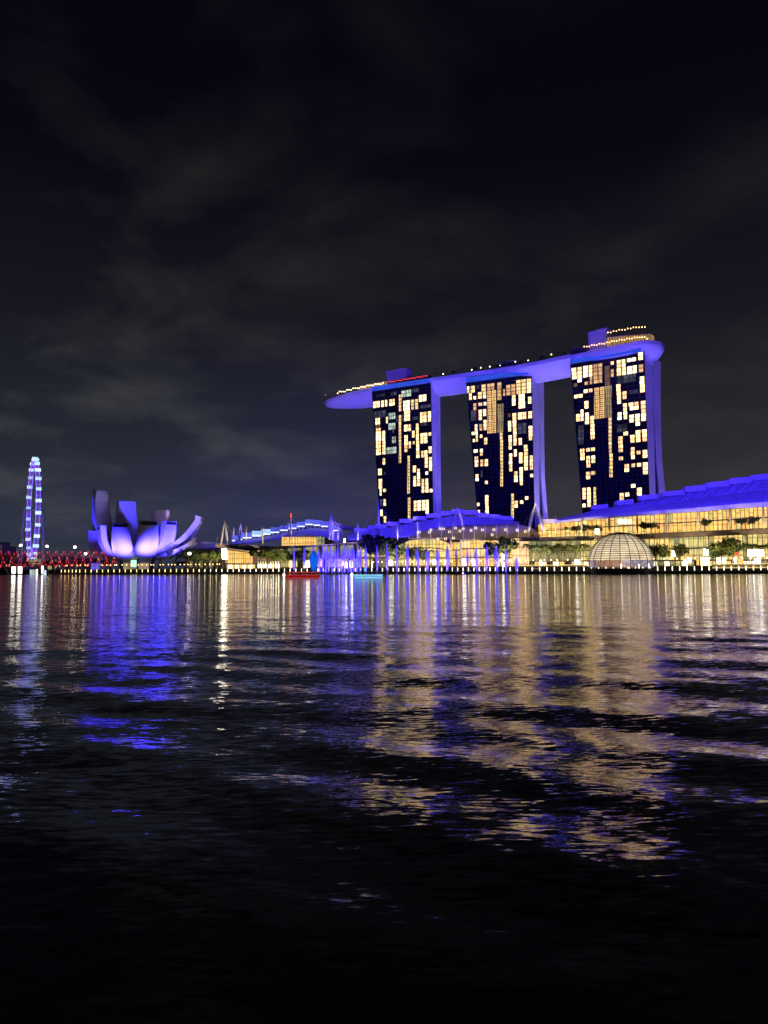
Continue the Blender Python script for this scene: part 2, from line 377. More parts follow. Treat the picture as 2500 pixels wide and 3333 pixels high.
def tower(label, TL, TR, BL, BR, YL, YR, ncol, nrow, zoom, rects, prof, seed, podium=None):
    """TL.. corner pixels of the bay facade, YL/YR their ground distances; prof: rows of (py, a, b, c) columns of the end wall"""
    rnd = random.Random(seed)
    tl, tr, bl, br = P(*TL, YL), P(*TR, YR), P(*BL, YL), P(*BR, YR)
    tl.z = tr.z = (tl.z + tr.z) / 2; bl.z = br.z = Z_UP
    base = (bl + br) / 2; t = thing('hotel_tower', label, 'tower', base)
    ud = (tr - tl).normalized(); n = Vector((-ud.y, ud.x, 0)).normalized()
    if n.y < 0: n = -n
    ang = math.atan2(ud.y, ud.x)
    def pt(u, v): return (bl * (1 - u) + br * u) * (1 - v) + (tl * (1 - u) + tr * u) * v
    # end-wall profile
    zt = tl.z; rows = []
    for py, a, b, c in prof:
        z = None
        A0 = pt(1, 0); 
        # height for this row at the right edge
        lo, hi = 0.0, 1.0
        for _ in range(30):
            mid = (lo + hi) / 2
            if proj(pt(1, mid))[1] > py: lo = mid
            else: hi = mid
        v = (lo + hi) / 2; A = pt(1, v)
        rows.append((v, prof_s(a, py, A, n), prof_s(b, py, A, n), prof_s(c, py, A, n)))
    rows.sort()
    def at(v, k):
        return interp([(r[0], r[k]) for r in rows], v)
    vs = [0] + [r[0] for r in rows if 0.01 < r[0] < .99] + [1]
    def slab(name, k0, k1, mat, inset=0.0):
        mb = MB()
        for va, vb in zip(vs, vs[1:]):
            def ring(v):
                s0 = (at(v, k0) if k0 else 0) + (0.0 if not k0 else 0); s1 = at(v, k1)
                if inset: s0 -= .4; s1 += .4
                L0, R0 = pt(0, v), pt(1, v)
                if inset: R0 = R0 - ud * inset; L0 = L0 + ud * inset
                if not k0 and not inset: L0 = L0; R0 = R0
                return [L0 + n * s0, R0 + n * s0, R0 + n * s1, L0 + n * s1]
            mb.hexa(ring(va), ring(vb))
        return mb.build(name, mat, t)
    slab('front_slab', None, 1, m_endwall); slab('rear_slab', 2, 3, m_endwall); slab('atrium_wall', 1, 2, m_glass, inset=1.2)
    # glazed bay facade a hand's breadth proud of the slab
    g = MB()
    for va, vb in zip(np.linspace(0, 1, 9)[:-1], np.linspace(0, 1, 9)[1:]):
        o1, o2 = n * -.35, n * -.03
        g.hexa([pt(0, va) + o1, pt(1, va) + o1, pt(1, va) + o2, pt(0, va) + o2], [pt(0, vb) + o1, pt(1, vb) + o1, pt(1, vb) + o2, pt(0, vb) + o2])
    g.build('curtain_wall', m_glass, t)
    # vertical fins and floor edges
    for i in range(ncol + 1):
        u = i / ncol; mb = MB(); a, b = pt(u, 0), pt(u, 1); w = ud * .16
        mb.hexa([a - w - n * 1.0, a + w - n * 1.0, a + w - n * .36, a - w - n * .36], [b - w - n * 1.0, b + w - n * 1.0, b + w - n * .36, b - w - n * .36]); mb.build('fin', m_fin, t)
    for j in range(nrow + 1):
        v = j / nrow; mb = MB(); a, b = pt(0, v), pt(1, v); h = Vector((0, 0, .22))
        mb.hexa([a - n * .8 - h, b - n * .8 - h, b - n * .36 - h, a - n * .36 - h], [a - n * .8 + h, b - n * .8 + h, b - n * .36 + h, a - n * .36 + h]); mb.build('floor_edge', m_fin, t)
    # lit rooms
    zx0, zy0, zs = zoom
    hp = (tl.z - bl.z) / nrow; count = 0; taken = set()
    for (x0, y0, x1, y1, k) in rects:
        px0, px1, py0, py1 = zx0 + x0 * zs, zx0 + x1 * zs, zy0 + y0 * zs, zy0 + y1 * zs
        py1 -= 3
        pm = (px0 + px1) / 2
        for j in range(nrow):
            v = (j + .5) / nrow
            a, b = proj(pt(0, v)), proj(pt(1, v)); um = (pm - a[0]) / (b[0] - a[0])
            if not (-.02 < um < 1.02): continue
            py = a[1] + (b[1] - a[1]) * um
            if not (py0 - .5 <= py <= py1 + .5): continue
            u0, u1 = max(.004, (px0 - a[0]) / (b[0] - a[0])), min(.996, (px1 - a[0]) / (b[0] - a[0]))
            cells = max(1, round((u1 - u0) * ncol * (1 if k not in 'Gq' else 1.0)))
            for c in range(cells):
                ua, ub = u0 + (u1 - u0) * c / cells, u0 + (u1 - u0) * (c + 1) / cells
                key = (j, round((ua + ub) / 2 * ncol * 1.4))
                if key in taken: continue
                taken.add(key)
                q = pt((ua + ub) / 2, v); wd = (pt(ub, v) - pt(ua, v)).length
                kk = k if k != 'w' else ('W' if rnd.random() < .10 else 'w')
                me = unit_pane(W_MATS[kk], 'grid' if k in 'Gqn' else ('split' if rnd.random() < .5 else 'plain'))
                o = bpy.data.objects.new('window' if k not in 'Gqn' else 'atrium_pane', me); COL.objects.link(o); o.parent = t
                o.location = q - n * .52 - t.location; o.rotation_euler = (0, 0, ang); o.scale = (wd * .86, 1, hp * .86); count += 1
    return t, tl, tr, n, ud, count

Z1 = (1030, 1120, .2833); Z2 = (1450, 1120, .27586); Z3 = (1800, 1030, .3028)
R1 = [(655,640,735,735,'w'),(750,640,782,720,'w'),(795,635,822,715,'w'),(843,630,912,700,'w'),(955,575,992,800,'g'),(955,800,985,1370,'g'),(985,540,1100,600,'p'),(1110,530,1185,580,'d'),(690,570,800,620,'d'),(860,560,935,600,'d'),
(1185,590,1268,675,'W'),(1008,655,1087,775,'W'),(1097,648,1135,770,'g'),(1143,643,1180,770,'g'),(1018,785,1090,885,'w'),(1198,768,1270,895,'w'),(1285,762,1320,885,'w'),(835,800,918,890,'p'),(835,905,918,975,'p'),(990,830,1005,890,'d'),(925,810,945,890,'d'),
(678,850,738,925,'w'),(680,930,738,980,'n'),(808,845,828,930,'w'),(685,985,747,1295,'w'),(757,980,797,1120,'w'),(762,1120,800,1290,'w'),(766,1315,797,1390,'w'),(875,1070,925,1145,'p'),(810,1180,930,1250,'p'),(880,980,900,1040,'d'),(660,770,810,840,'d'),
(1017,922,1057,995,'w'),(1067,918,1097,990,'w'),(1150,912,1187,985,'w'),(1152,985,1190,1110,'w'),(1155,1110,1192,1310,'w'),(1107,985,1140,1092,'w'),(1115,1120,1143,1180,'g'),(1020,1060,1060,1235,'w'),(1070,1120,1100,1195,'w'),(1110,820,1180,890,'d'),(1200,700,1320,750,'d'),(1200,900,1275,960,'d'),
(1203,1010,1280,1140,'w'),(1290,1005,1328,1080,'w'),(1293,1180,1330,1280,'w'),(1298,1285,1335,1455,'w'),(1210,1215,1282,1310,'w'),(1250,1310,1288,1425,'w'),(1257,1455,1292,1530,'w'),
(1052,1298,1084,1745,'g'),(1060,1775,1090,2040,'g'),(1117,1395,1157,1500,'w'),(1165,1425,1198,1500,'w'),(1122,1530,1157,1640,'w'),(1165,1530,1200,1640,'w'),(1215,1560,1250,1700,'w'),(1258,1560,1295,1700,'w'),(1307,1660,1340,1730,'w'),
(1127,1805,1160,1940,'w'),(1170,1805,1205,1940,'w'),(1218,1800,1252,1940,'w'),(1260,1800,1295,1940,'w'),(710,1430,757,1530,'w'),(718,1553,760,1655,'w'),(730,1685,760,1760,'w'),(773,1650,807,1725,'w'),(775,1785,807,1860,'w'),(737,1900,767,1990,'w'),(778,1985,808,2055,'w'),(780,1460,800,1520,'d'),(735,1800,760,1880,'d')]
R2 = [(255,510,285,570,'w'),(300,500,355,580,'w'),(375,490,405,545,'d'),(430,480,488,560,'g'),(280,598,318,680,'w'),(335,595,368,655,'w'),(388,580,445,655,'w'),(452,570,488,640,'w'),(333,683,372,770,'o'),(393,675,447,760,'w'),(460,665,490,745,'w'),(397,793,438,905,'w'),(450,750,490,860,'w'),
(500,460,590,550,'o'),(500,550,610,1080,'G'),(620,450,675,690,'o'),(620,695,700,1060,'q'),(838,415,955,590,'g'),(962,390,1015,575,'w'),(720,480,835,610,'o'),(690,535,712,620,'o'),(300,800,370,930,'d'),(860,930,960,1080,'d'),(420,1480,450,1560,'d'),
(793,615,836,740,'w'),(868,600,942,680,'W'),(866,680,948,765,'w'),(977,632,1017,710,'w'),(980,785,1025,905,'w'),(862,795,960,915,'w'),(745,820,783,890,'n'),(797,812,845,1010,'w'),(745,895,785,1045,'w'),(805,1005,848,1190,'w'),(750,1085,793,1240,'w'),(985,980,1030,1165,'w'),(870,1107,910,1185,'w'),
(350,945,383,1020,'w'),(405,940,440,1015,'o'),(453,895,493,1045,'w'),(310,1028,352,1105,'w'),(360,1020,385,1090,'w'),(325,1100,352,1170,'w'),(362,1090,388,1170,'w'),(408,1048,443,1125,'w'),(462,1118,502,1195,'w'),
(335,1240,387,1310,'w'),(343,1310,392,1385,'w'),(348,1385,393,1465,'w'),(413,1232,447,1310,'w'),(417,1380,452,1455,'w'),(470,1370,510,1450,'w'),(650,1030,685,1130,'g'),(655,1130,690,1690,'g'),
(757,1310,797,1420,'w'),(760,1420,798,1495,'w'),(812,1228,850,1340,'w'),(875,1260,915,1410,'w'),(930,1177,973,1250,'w'),(932,1250,978,1440,'w'),(937,1440,977,1515,'w'),(880,1450,920,1560,'w'),(880,1560,920,1670,'w'),(817,1490,860,1640,'w'),(997,1322,1040,1440,'w'),(1000,1440,1042,1510,'w'),(1002,1510,1043,1590,'w'),
(357,1530,400,1645,'w'),(472,1597,508,1670,'w'),(375,1858,405,1930,'w'),(473,1778,515,1910,'w'),(473,1922,518,2025,'w'),(380,1965,410,2020,'w'),(782,1755,817,2085,'g'),(823,1865,862,1940,'w'),(885,1825,925,1900,'w'),(942,1785,985,1860,'w')]
R3 = [(200,565,262,690,'w'),(225,710,268,780,'n'),(268,555,318,725,'w'),(330,535,392,680,'W'),(345,680,392,750,'o'),(398,525,435,660,'w'),(405,660,435,720,'o'),(445,520,545,740,'o'),(450,740,570,1120,'G'),(568,520,630,735,'n'),(570,735,650,1105,'q'),
(633,475,668,550,'w'),(678,470,690,540,'d'),(697,455,747,545,'w'),(750,450,790,535,'w'),(805,430,900,510,'W'),(920,405,972,490,'w'),(635,570,668,650,'o'),(697,552,748,650,'w'),(752,545,797,630,'w'),(808,520,908,615,'W'),(925,505,975,590,'o'),
(937,650,985,725,'w'),(940,728,992,845,'w'),(692,738,738,810,'w'),(697,815,745,930,'w'),(755,800,803,918,'w'),(822,905,875,985,'w'),(835,935,928,1015,'w'),(948,922,1000,995,'w'),(952,1000,1003,1112,'w'),(760,955,807,1030,'w'),(765,1032,810,1105,'w'),(703,1042,752,1115,'w'),(830,1060,880,1135,'w'),(890,1050,940,1125,'w'),(895,1130,942,1200,'w'),
(768,1222,820,1300,'w'),(895,1243,947,1355,'w'),(960,1195,1013,1268,'w'),(965,1270,1015,1345,'w'),(838,1290,887,1365,'w'),(712,1307,763,1385,'w'),(717,1385,765,1460,'w'),(840,1408,888,1480,'w'),(845,1482,890,1550,'w'),(903,1437,950,1510,'w'),(968,1430,1020,1540,'w'),(720,1497,767,1565,'w'),(780,1568,830,1680,'w'),(848,1560,893,1635,'w'),(907,1553,955,1625,'w'),(970,1547,1025,1700,'w'),(848,1790,897,1860,'w'),(910,1825,962,1925,'w'),(727,1878,775,1980,'w'),(787,1873,832,1945,'w'),
(230,833,277,905,'w'),(282,820,326,895,'w'),(338,770,385,845,'w'),(393,758,438,835,'w'),(343,917,392,995,'w'),(303,1000,335,1115,'w'),(250,1050,300,1120,'w'),(350,1030,397,1175,'w'),(408,1055,452,1160,'w'),(412,1168,457,1240,'w'),(413,1240,460,1310,'w'),(830,800,920,850,'d'),(700,1150,810,1230,'d'),(270,1180,340,1380,'d'),(700,640,900,700,'d'),
(292,1405,345,1475,'w'),(297,1475,347,1550,'w'),(362,1397,408,1465,'w'),(417,1388,463,1455,'w'),(365,1505,408,1570,'w'),(422,1497,465,1570,'w'),(368,1578,410,1650,'w'),(418,1645,468,1720,'w'),(360,1688,412,1762,'w'),
(320,1840,357,1975,'w'),(370,1835,417,1970,'w'),(443,1828,477,2060,'g'),(375,1975,415,2050,'w'),(318,2020,357,2075,'w'),(610,1065,645,1475,'g'),(617,1475,657,1740,'g')]
T = []
T.append(tower('leftmost hotel tower under the pointed roof park tip, with pale white window cluster', (1212, 1272), (1403, 1250), (1246, 1845), (1414, 1845), 824, 786, 14, 52, Z1, R1,
    [(1265, 1419, 1421, 1432), (1400, 1420, 1422, 1434), (1600, 1424, 1426, 1436), (1700, 1425, 1429, 1437), (1845, 1427, 1432, 1440)], 1))
T.append(tower('middle one of the three hotel towers, gold atrium panel hanging from its top', (1518, 1248), (1731, 1218), (1570, 1845), (1744, 1845), 768, 735, 13, 52, Z2, R2,
    [(1225, 1753, 1755, 1771), (1400, 1754, 1757, 1771.5), (1540, 1755.5, 1761, 1774), (1680, 1757, 1770, 1784), (1845, 1760, 1790, 1806)], 2))
T.append(tower('nearest and tallest looking hotel tower at the broad southern end of the roof park', (1858, 1188), (2097, 1143), (1912, 1842), (2123, 1842), 703, 661, 13, 52, Z3, R3,
    [(1150, 2125, 2127, 2151), (1300, 2126, 2128, 2151), (1420, 2129, 2133, 2153), (1500, 2131, 2138, 2157), (1600, 2134, 2147, 2167), (1842, 2142, 2172, 2196)], 3))
print('windows per tower', [t[5] for t in T])

# ------------------------------------------------------------------ roof park across the tower tops
m_hull = surf('hull_cladding', (.62, .60, .60), .55, var=.06, scale=.05)
m_cove = glow('recess_glow', (.035, .085, .78), .85, streak=.25, world_scale=(.1, .1, .3))  # azure light of the tower top recess, put into the material as glow
LIP = [(1020, 884), (1058, 872), (1110, 856), (1230, 819), (1410, 785), (1530, 765), (1740, 731), (1870, 698), (2110, 655), (2150, 650)]
ZT = 199.5
def build_skypark():
    pts = []
    for i in range(49):
        px = 1024 + (2166 - 1024) * i / 48
        pts.append(Vector((GX(px, interp(LIP, px)), interp(LIP, px), 0)))
    for _ in range(30):
        pts = [pts[0]] + [(a + b * 2 + c) / 4 for a, b, c in zip(pts, pts[1:], pts[2:])] + [pts[-1]]
    dist = [0]
    for a, b in zip(pts, pts[1:]): dist.append(dist[-1] + (b - a).length)
    Ltot = dist[-1]; root = thing('roof_park', 'long boat shaped roof park glowing violet blue across three tower tops', 'roof deck', (pts[24].x, pts[24].y, 183))
    frames = []
    for i, p in enumerate(pts):
        d = (pts[min(i + 1, 48)] - pts[max(i - 1, 0)]).normalized(); n = Vector((-d.y, d.x, 0))
        s = dist[i]; w = 19.0 * min(1, math.sqrt(max(.02, min(1, s / 62))) ) ; e = Ltot - s
        w2 = 19.0 * math.sqrt(max(.10, 1 - (max(0, 15 - e) / 15.5) ** 2)); w = min(w, w2)
        frames.append((p + n * 19, n, w, max(.12, w / 19), d))
    NS = 16; vs = []; fs = []
    for c, n, w, k, d in frames:
        for j in range(NS + 1):
            y = -1 + 2 * j / NS; z = ZT - 3.0 - 12.4 * k ** .8 * (1 - abs(y) ** 2.3); vs.append(c + n * (w * y) + Vector((0, 0, z)))
    m = NS + 1
    for i in range(48):
        for j in range(NS): fs.append((i * m + j, i * m + j + 1, (i + 1) * m + j + 1, (i + 1) * m + j))
    fs.append(tuple(range(m))[::-1]); fs.append(tuple(48 * m + j for j in range(m)))
    h = MB().add(vs, fs).build('hull', m_hull, root, smooth=True)
    # rim all the way round and the deck inside it
    rim = MB(); loop = [(c - n * w, c) for c, n, w, k, d in frames] + [(c + n * w, c) for c, n, w, k, d in reversed(frames)]
    L = len(loop)
    for i in range(L):
        (a, ca), (b, cb) = loop[i], loop[(i + 1) % L]
        def ins(p, c): return p + (c - p).normalized() * 1.1 if (c - p).length > 1.2 else c
        ai, bi = ins(a, ca), ins(b, cb)
        z0, z1 = Vector((0, 0, ZT - 3.02)), Vector((0, 0, ZT + .3))
        rim.add([a + z0, b + z0, b + z1, a + z1, ai + z0, bi + z0, bi + z1, ai + z1], [(0, 1, 2, 3), (7, 6, 5, 4), (3, 2, 6, 7)])
    rim.build('rim', m_hull, root)
    dk = MB(); vs = []; fs = []
    for c, n, w, k, d in frames: vs += [c - n * (w - 1), c + n * (w - 1)]
    vs = [v + Vector((0, 0, ZT - .6)) for v in vs]
    for i in range(48): fs.append((2 * i, 2 * i + 1, 2 * i + 3, 2 * i + 2))
    dk.add(vs, fs).build('deck', surf('timber_deck', (.12, .09, .07), .8), root)
    def f(px):   # frame at photo column of the front lip
        i = min(range(49), key=lambda q: abs(proj(pts[q] + Vector((0, 0, ZT)))[0] - px)); return frames[i]
    return root, f
PARK, park_f = build_skypark()
for (t, tl, tr, n, ud, c) in T:
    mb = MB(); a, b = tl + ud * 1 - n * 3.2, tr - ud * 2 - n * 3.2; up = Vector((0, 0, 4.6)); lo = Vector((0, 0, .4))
    mb.hexa([a + lo, b + lo, b + lo + n * 6, a + lo + n * 6], [a + up, b + up, b + up + n * 6, a + up + n * 6]).build('recess_glow', m_cove, t)  # recess band under the roof park, glows itself instead of being lit
    mb = MB(); a, b = tl + ud * 1 - n * .9, tr - ud * 1 - n * .9
    # splayed struts at the bay corner that carry the roof park
    for k in (0, 1, 2):
        q = tr + n * (3 + 7 * k) + ud * .6; MB().tube([q + Vector((0, 0, -9)), q + ud * 2.5 + n * 1.5 + Vector((0, 0, 6))], .55).build('strut', m_endwall, t)
        MB().tube([q + Vector((0, 0, -9)), q + ud * 2.5 - n * 2.5 + Vector((0, 0, 6))], .55).build('strut', m_endwall, t)

m_grey = surf('lift_cladding', (.5, .48, .5), .7, var=.1)
def roof_box(name, label, cat, px0, px1, z0, h, back, depth, mat, extra=None):
    c0, n, w, k, d = park_f(px0); c1, n1, w1, k1, d1 = park_f(px1)
    a, b = c0 - n * (w - back), c1 - n1 * (w1 - back)
    a = Vector((GX(px0, a.y), a.y, 0)); b = Vector((GX(px1, b.y), b.y, 0))
    t = thing(name, label, cat, ((a + b) / 2).to_tuple()[:2] + (ZT + z0,))
    zz = lambda p, z: p + Vector((0, 0, ZT + z))
    MB().hexa([zz(a, z0), zz(b, z0), zz(b + n * depth, z0), zz(a + n * depth, z0)], [zz(a, z0 + h), zz(b, z0 + h), zz(b + n * depth, z0 + h), zz(a + n * depth, z0 + h)]).build('wall', mat, t)
    MB().hexa([zz(a - n * 1.2 - d, z0 + h), zz(b - n * 1.2 + d, z0 + h), zz(b + n * (depth + 1) + d, z0 + h), zz(a + n * (depth + 1) - d, z0 + h)],
              [zz(a - n * 1.2 - d, z0 + h + .5), zz(b - n * 1.2 + d, z0 + h + .5), zz(b + n * (depth + 1) + d, z0 + h + .5), zz(a + n * (depth + 1) - d, z0 + h + .5)]).build('roof', m_taupe, t)
    return t, a, b, n
m_rest = glow('restaurant_glow', (1.0, .55, .24), .38, streak=.6, world_scale=(.8, .8, .3))
roof_box('lift_house', 'tall plain grey lift house on the roof park above the northern tower', 'lift house', 1262, 1326, -.6, 17.5, 9, 12, m_grey)
roof_box('lift_house', 'tall plain grey lift house on the roof park above the southern tower', 'lift house', 1934, 1994, -.6, 19, 10, 12, m_grey)
pavs = [('low observation pavilion with warm lamps at the pointed end of the roof park', 1172, 1256, 6.0), ('low pavilion with red lamps right of the northern lift house on the roof park', 1290, 1398, 5.0),
        ('thin framed pergola on the roof park above the middle tower', 1632, 1690, 5.5), ('dark low pavilion left of the southern lift house on the roof park', 1875, 1930, 4.5),
        ('long glowing restaurant pavilion at the broad southern end of the roof park', 1996, 2142, 9.0)]
for i, (lb, a, b, h) in enumerate(pavs):
    t, pa, pb, n = roof_box('roof_pavilion', lb, 'pavilion', a, b, -.6, h, 5, 9, m_rest if i in (0, 4) else m_dark)
    for k in range(int((b - a) / 9) + 1):
        q = pa.lerp(pb, k / (int((b - a) / 9) or 1)) - n * .5
        MB().box((q.x, q.y, ZT - .6 + h / 2), (.35, .35, h), 0).build('post', m_dark, t)
# deck lamps: small globes on posts
g_warm = glow('lamp_globe_warm', (1.0, .78, .45), 7.0); g_red = glow('lamp_globe_red', (1.0, .05, .06), 3.0); g_or = glow('lamp_globe_orange', (1.0, .50, .22), 5.0)
def lamp_proto(name, glass, h, r, cat, pr=.06, tall=1.0):
    t = thing(name, 'x', cat); MB().tube([(0, 0, 0), (0, 0, h)], pr, 5).build('post', m_dark, t)
    MB().lathe([(r * .5, h), (r, h + r * .6 * tall), (r, h + r * 1.3 * tall), (r * .5, h + r * 2 * tall)], 8).build('globe', glass, t, smooth=True)
    return Proto(t)
pw = lamp_proto('deck_lamp', g_warm, 3.4, .5, 'lamp'); pr_ = lamp_proto('deck_lamp', g_red, 3.4, .42, 'lamp'); po = lamp_proto('deck_lamp', g_or, 3.6, .5, 'lamp')
def on_park(px, back, proto, label, group, z=-.6):
    c, n, w, k, d = park_f(px); q = c - n * max(.5, w - back); x = GX(px, q.y); proto.place((x, q.y, ZT + z), label, group)
for i in range(22): on_park(1112 + i * 6.6, 2.2, pw, ordinal(i) + ' warm lamp from the pointed tip along the roof park edge', 'warm lamps on the roof park tip')
for px in (1100, 1106): on_park(px, 2, pw, ('left' if px == 1100 else 'right') + ' lamp of the close pair at the tip of the roof park', 'pair of lamps at the tip')
for i in range(24): on_park(1268 + i * 5.6, 2.2, pr_, ordinal(i) + ' red lamp from the left on the roof park by the lift house', 'red lamps on the roof park')
for px in (1060,): on_park(px, 1.5, pr_, 'single red beacon on the outermost point of the roof park', None)
for i in range(26): on_park(1920 + i * 8.4, 2.2, po, ordinal(i) + ' orange lamp from the left along the edge of the southern roof park', 'orange lamps on the southern roof park')
for i in range(14): on_park(2000 + i * 9.5, 4.2, po, ordinal(i) + ' orange lamp from the left on top of the roof park restaurant', 'orange lamps on the restaurant terrace', z=8.9)
for i, px in enumerate((1450, 1545, 1575, 1605, 1640, 1690, 1733, 1810)): on_park(px, 3, pw, ordinal(i) + ' lone warm lamp from the left on the planted middle of the roof park', 'single lamps along the planted deck')

# ------------------------------------------------------------------ vegetation
def leaf_mat(name, c): return surf(name, c, .7, var=.45, scale=1.2, spec=.2)
m_leaf = leaf_mat('foliage', (.03, .05, .014)); m_leaf2 = leaf_mat('foliage_pale', (.055, .08, .02)); m_bark = surf('bark', (.09, .07, .05), .9)
def broad_tree(seed, h, r, mat, n=900):
    rd = random.Random(seed); t = thing('broadleaf_tree', 'x', 'tree')
    tr = MB().tube([(0, 0, 0), (.1, 0, h * .3), (.0, .1, h * .55)], [h * .035, h * .026, h * .015])
    for k in range(5):
        a = k * 1.3; tr.tube([(0, 0, h * .38), (math.cos(a) * r * .5, math.sin(a) * r * .5, h * .68)], [h * .018, h * .006], 5)
    tr.build('trunk', m_bark, t)
    cl = [(rd.gauss(0, .42) * r, rd.gauss(0, .42) * r, h * (.66 + rd.uniform(-.17, .2)), r * rd.uniform(.28, .5)) for _ in range(13)]
    mb = MB()
    for _ in range(n):
        x, y, z, q = rd.choice(cl); v = Vector((rd.gauss(0, 1), rd.gauss(0, 1), rd.gauss(0, .75))).normalized() * q * rd.uniform(.55, 1.05); p = Vector((x, y, z)) + v
        u = Vector((rd.gauss(0, 1), rd.gauss(0, 1), rd.gauss(0, 1))).normalized(); w = u.cross(v).normalized(); s = rd.uniform(.35, .62) * (r / 3.5) ** .5
        mb.add([p - u * s, p - w * s * .6, p + u * s, p + w * s * .6], [(0, 1, 2, 3)])
    mb.build('crown', mat, t); return Proto(t)
def palm_tree(seed, h, mat):
    rd = random.Random(seed); t = thing('palm_tree', 'x', 'tree')
    MB().tube([(0, 0, 0), (.15, 0, h * .5), (.1, .1, h)], [.22, .17, .13], 6).build('trunk', m_bark, t)
    mb = MB()
    for k in range(22):
        a = k * 2.4 + rd.uniform(-.2, .2); el = rd.uniform(-.1, .9); L = rd.uniform(3.2, 4.4); prev = Vector((.1, .1, h)); d = Vector((math.cos(a), math.sin(a), 0)); sd = Vector((-d.y, d.x, 0))
        for j in range(5):
            s = (j + 1) / 5; q = Vector((.1, .1, h)) + d * L * s + Vector((0, 0, L * (el * s - .95 * s * s)))
            w = .6 * (1 - s * .75); mb.add([prev - sd * w, prev + sd * w, q + sd * w * .8 - Vector((0, 0, .25)), q - sd * w * .8 - Vector((0, 0, .25))], [(0, 1, 2, 3)]); prev = q
    mb.build('crown', mat, t); return Proto(t)
BT = [broad_tree(1, 13, 5, m_leaf), broad_tree(2, 11, 5.5, m_leaf2), broad_tree(3, 12, 4.2, m_leaf)]
PT = [palm_tree(4, 12, m_leaf2), palm_tree(5, 13.5, m_leaf), palm_tree(6, 10.5, m_leaf2)]

# ------------------------------------------------------------------ shopping halls behind the promenade
BL_ = [(600, 585), (700, 565), (1000, 512), (1250, 474), (1500, 444), (1750, 414), (2000, 394), (2500, 374), (2700, 368)]
def BY(px): return interp(BL_, px)
def lin(pts): return lambda px: interp(pts, px)
m_blueroof = surf('pale_metal_roof', (.62, .62, .64), .6, var=.08, scale=.15)
m_mull = surf('mullion', (.05, .045, .04), .6)
m_ledge = surf('stone_ledge', (.17, .135, .12), .8, var=.15)
sh_gold = glow('shop_glass_gold', (1.0, .59, .15), 1.15, var=.12, streak=.42, color2=(.98, .50, .14), world_scale=(.9, .9, .10), lines=3.4)
sh_low = glow('shop_glass_yellow', (1.0, .66, .20), 1.1, var=.12, streak=.5, color2=(.60, .52, .20), world_scale=(1.0, 1.0, .12), lines=4.2)
sh_olive = glow('shop_glass_olive', (.62, .50, .19), .68, var=.25, streak=.6, color2=(.30, .31, .16), world_scale=(1.0, 1.0, .15), lines=3.6)
sh_cream = glow('hall_glass_cream', (1.0, .70, .32), 1.1, var=.12, streak=.4, color2=(1.0, .62, .30), world_scale=(.8, .8, .12), lines=4.6)
sh_dark = glow('shop_glass_dark', (.22, .20, .13), .10, var=.5, streak=.6, world_scale=(.8, .8, .2))
sh_brown = glow('pavilion_glass_brown', (.75, .45, .25), .4, var=.2, streak=.5)
g_white = glow('sign_white', (1.0, .93, .80), 5.0, var=.2); g_hot = glow('shopfront_hot', (1.0, .80, .48), 2.6, var=.35, streak=.4)
g_scr = glow('screen_white', (1.0, .92, .70), 16.0); g_cyan = glow('sign_cyan', (.45, .75, 1.0), 2.5); g_redsign = glow('sign_red', (1.0, .12, .06), 1.1)

def quad_strip(px0, px1, yt, yb, Yf, dY=0.0):
    return [P(px0, yb(px0), Yf(px0)), P(px1, yb(px1), Yf(px1)), P(px1, yt(px1), Yf(px1) + dY), P(px0, yt(px0), Yf(px0) + dY)]
BACK = Vector((.15, 1, 0)).normalized()
def glazing(parent, px0, px1, n, yt, yb, Yf, mats, rows=1, gap=.06, mull=.22, rnd=random, bars=True, name='pane'):
    for i in range(n):
        a, b = px0 + (px1 - px0) * i / n, px0 + (px1 - px0) * (i + 1) / n
        q = quad_strip(a, b, yt, yb, Yf)
        q = [Vector(v) for v in q]
        for p, r in ((q[3], q[0]), (q[2], q[1])): p.x, p.y = r.x, r.y
        for r in range(rows):
            v0, v1 = (r + gap) / rows, (r + 1 - gap) / rows
            def at(u, v): return (q[0] * (1 - u) + q[1] * u) * (1 - v) + (q[3] * (1 - u) + q[2] * u) * v
            g = .03; c = [at(g, v0), at(1 - g, v0), at(1 - g, v1), at(g, v1)]
            MB().hexa(c, [p + BACK * .25 for p in c]).build(name, mats(i, r) if callable(mats) else mats, parent)
        if bars:
            w = Vector((mull / 2, 0, 0)); f = BACK * -.35
            MB().hexa([q[0] - w + f, q[0] + w + f, q[0] + w, q[0] - w], [q[3] - w + f, q[3] + w + f, q[3] + w, q[3] - w]).build('mullion', m_mull, parent)
    for r in range(rows + 1):   # transoms
        mb = MB(); N = 8
        for i in range(N):
            a, b = px0 + (px1 - px0) * i / N, px0 + (px1 - px0) * (i + 1) / N
            A, B = P(a, yb(a) + (yt(a) - yb(a)) * r / rows, Yf(a)), P(b, yb(b) + (yt(b) - yb(b)) * r / rows, Yf(b)); h = Vector((0, 0, .18)); f = BACK * -.5
            mb.hexa([A - h + f, B - h + f, B - h, A - h], [A + h + f, B + h + f, B + h, A + h])
        mb.build('transom', m_mull, parent)
def slab_strip(parent, name, px0, px1, yt, yb, Yf, depth, mat, n=8, proud=0.0, split=False):
    mb = MB()
    for i in range(n):
        a, b = px0 + (px1 - px0) * i / n, px0 + (px1 - px0) * (i + 1) / n
        q = [Vector(v) for v in quad_strip(a, b, yt, yb, lambda p: Yf(p) - proud)]
        for p, r in ((q[3], q[0]), (q[2], q[1])): p.x, p.y = r.x, r.y
        mb.hexa([q[0], q[1], q[2], q[3]], [p + BACK * depth for p in q])
        if split: mb.build(name, mat, parent); mb = MB()
    if not split: mb.build(name, mat, parent)
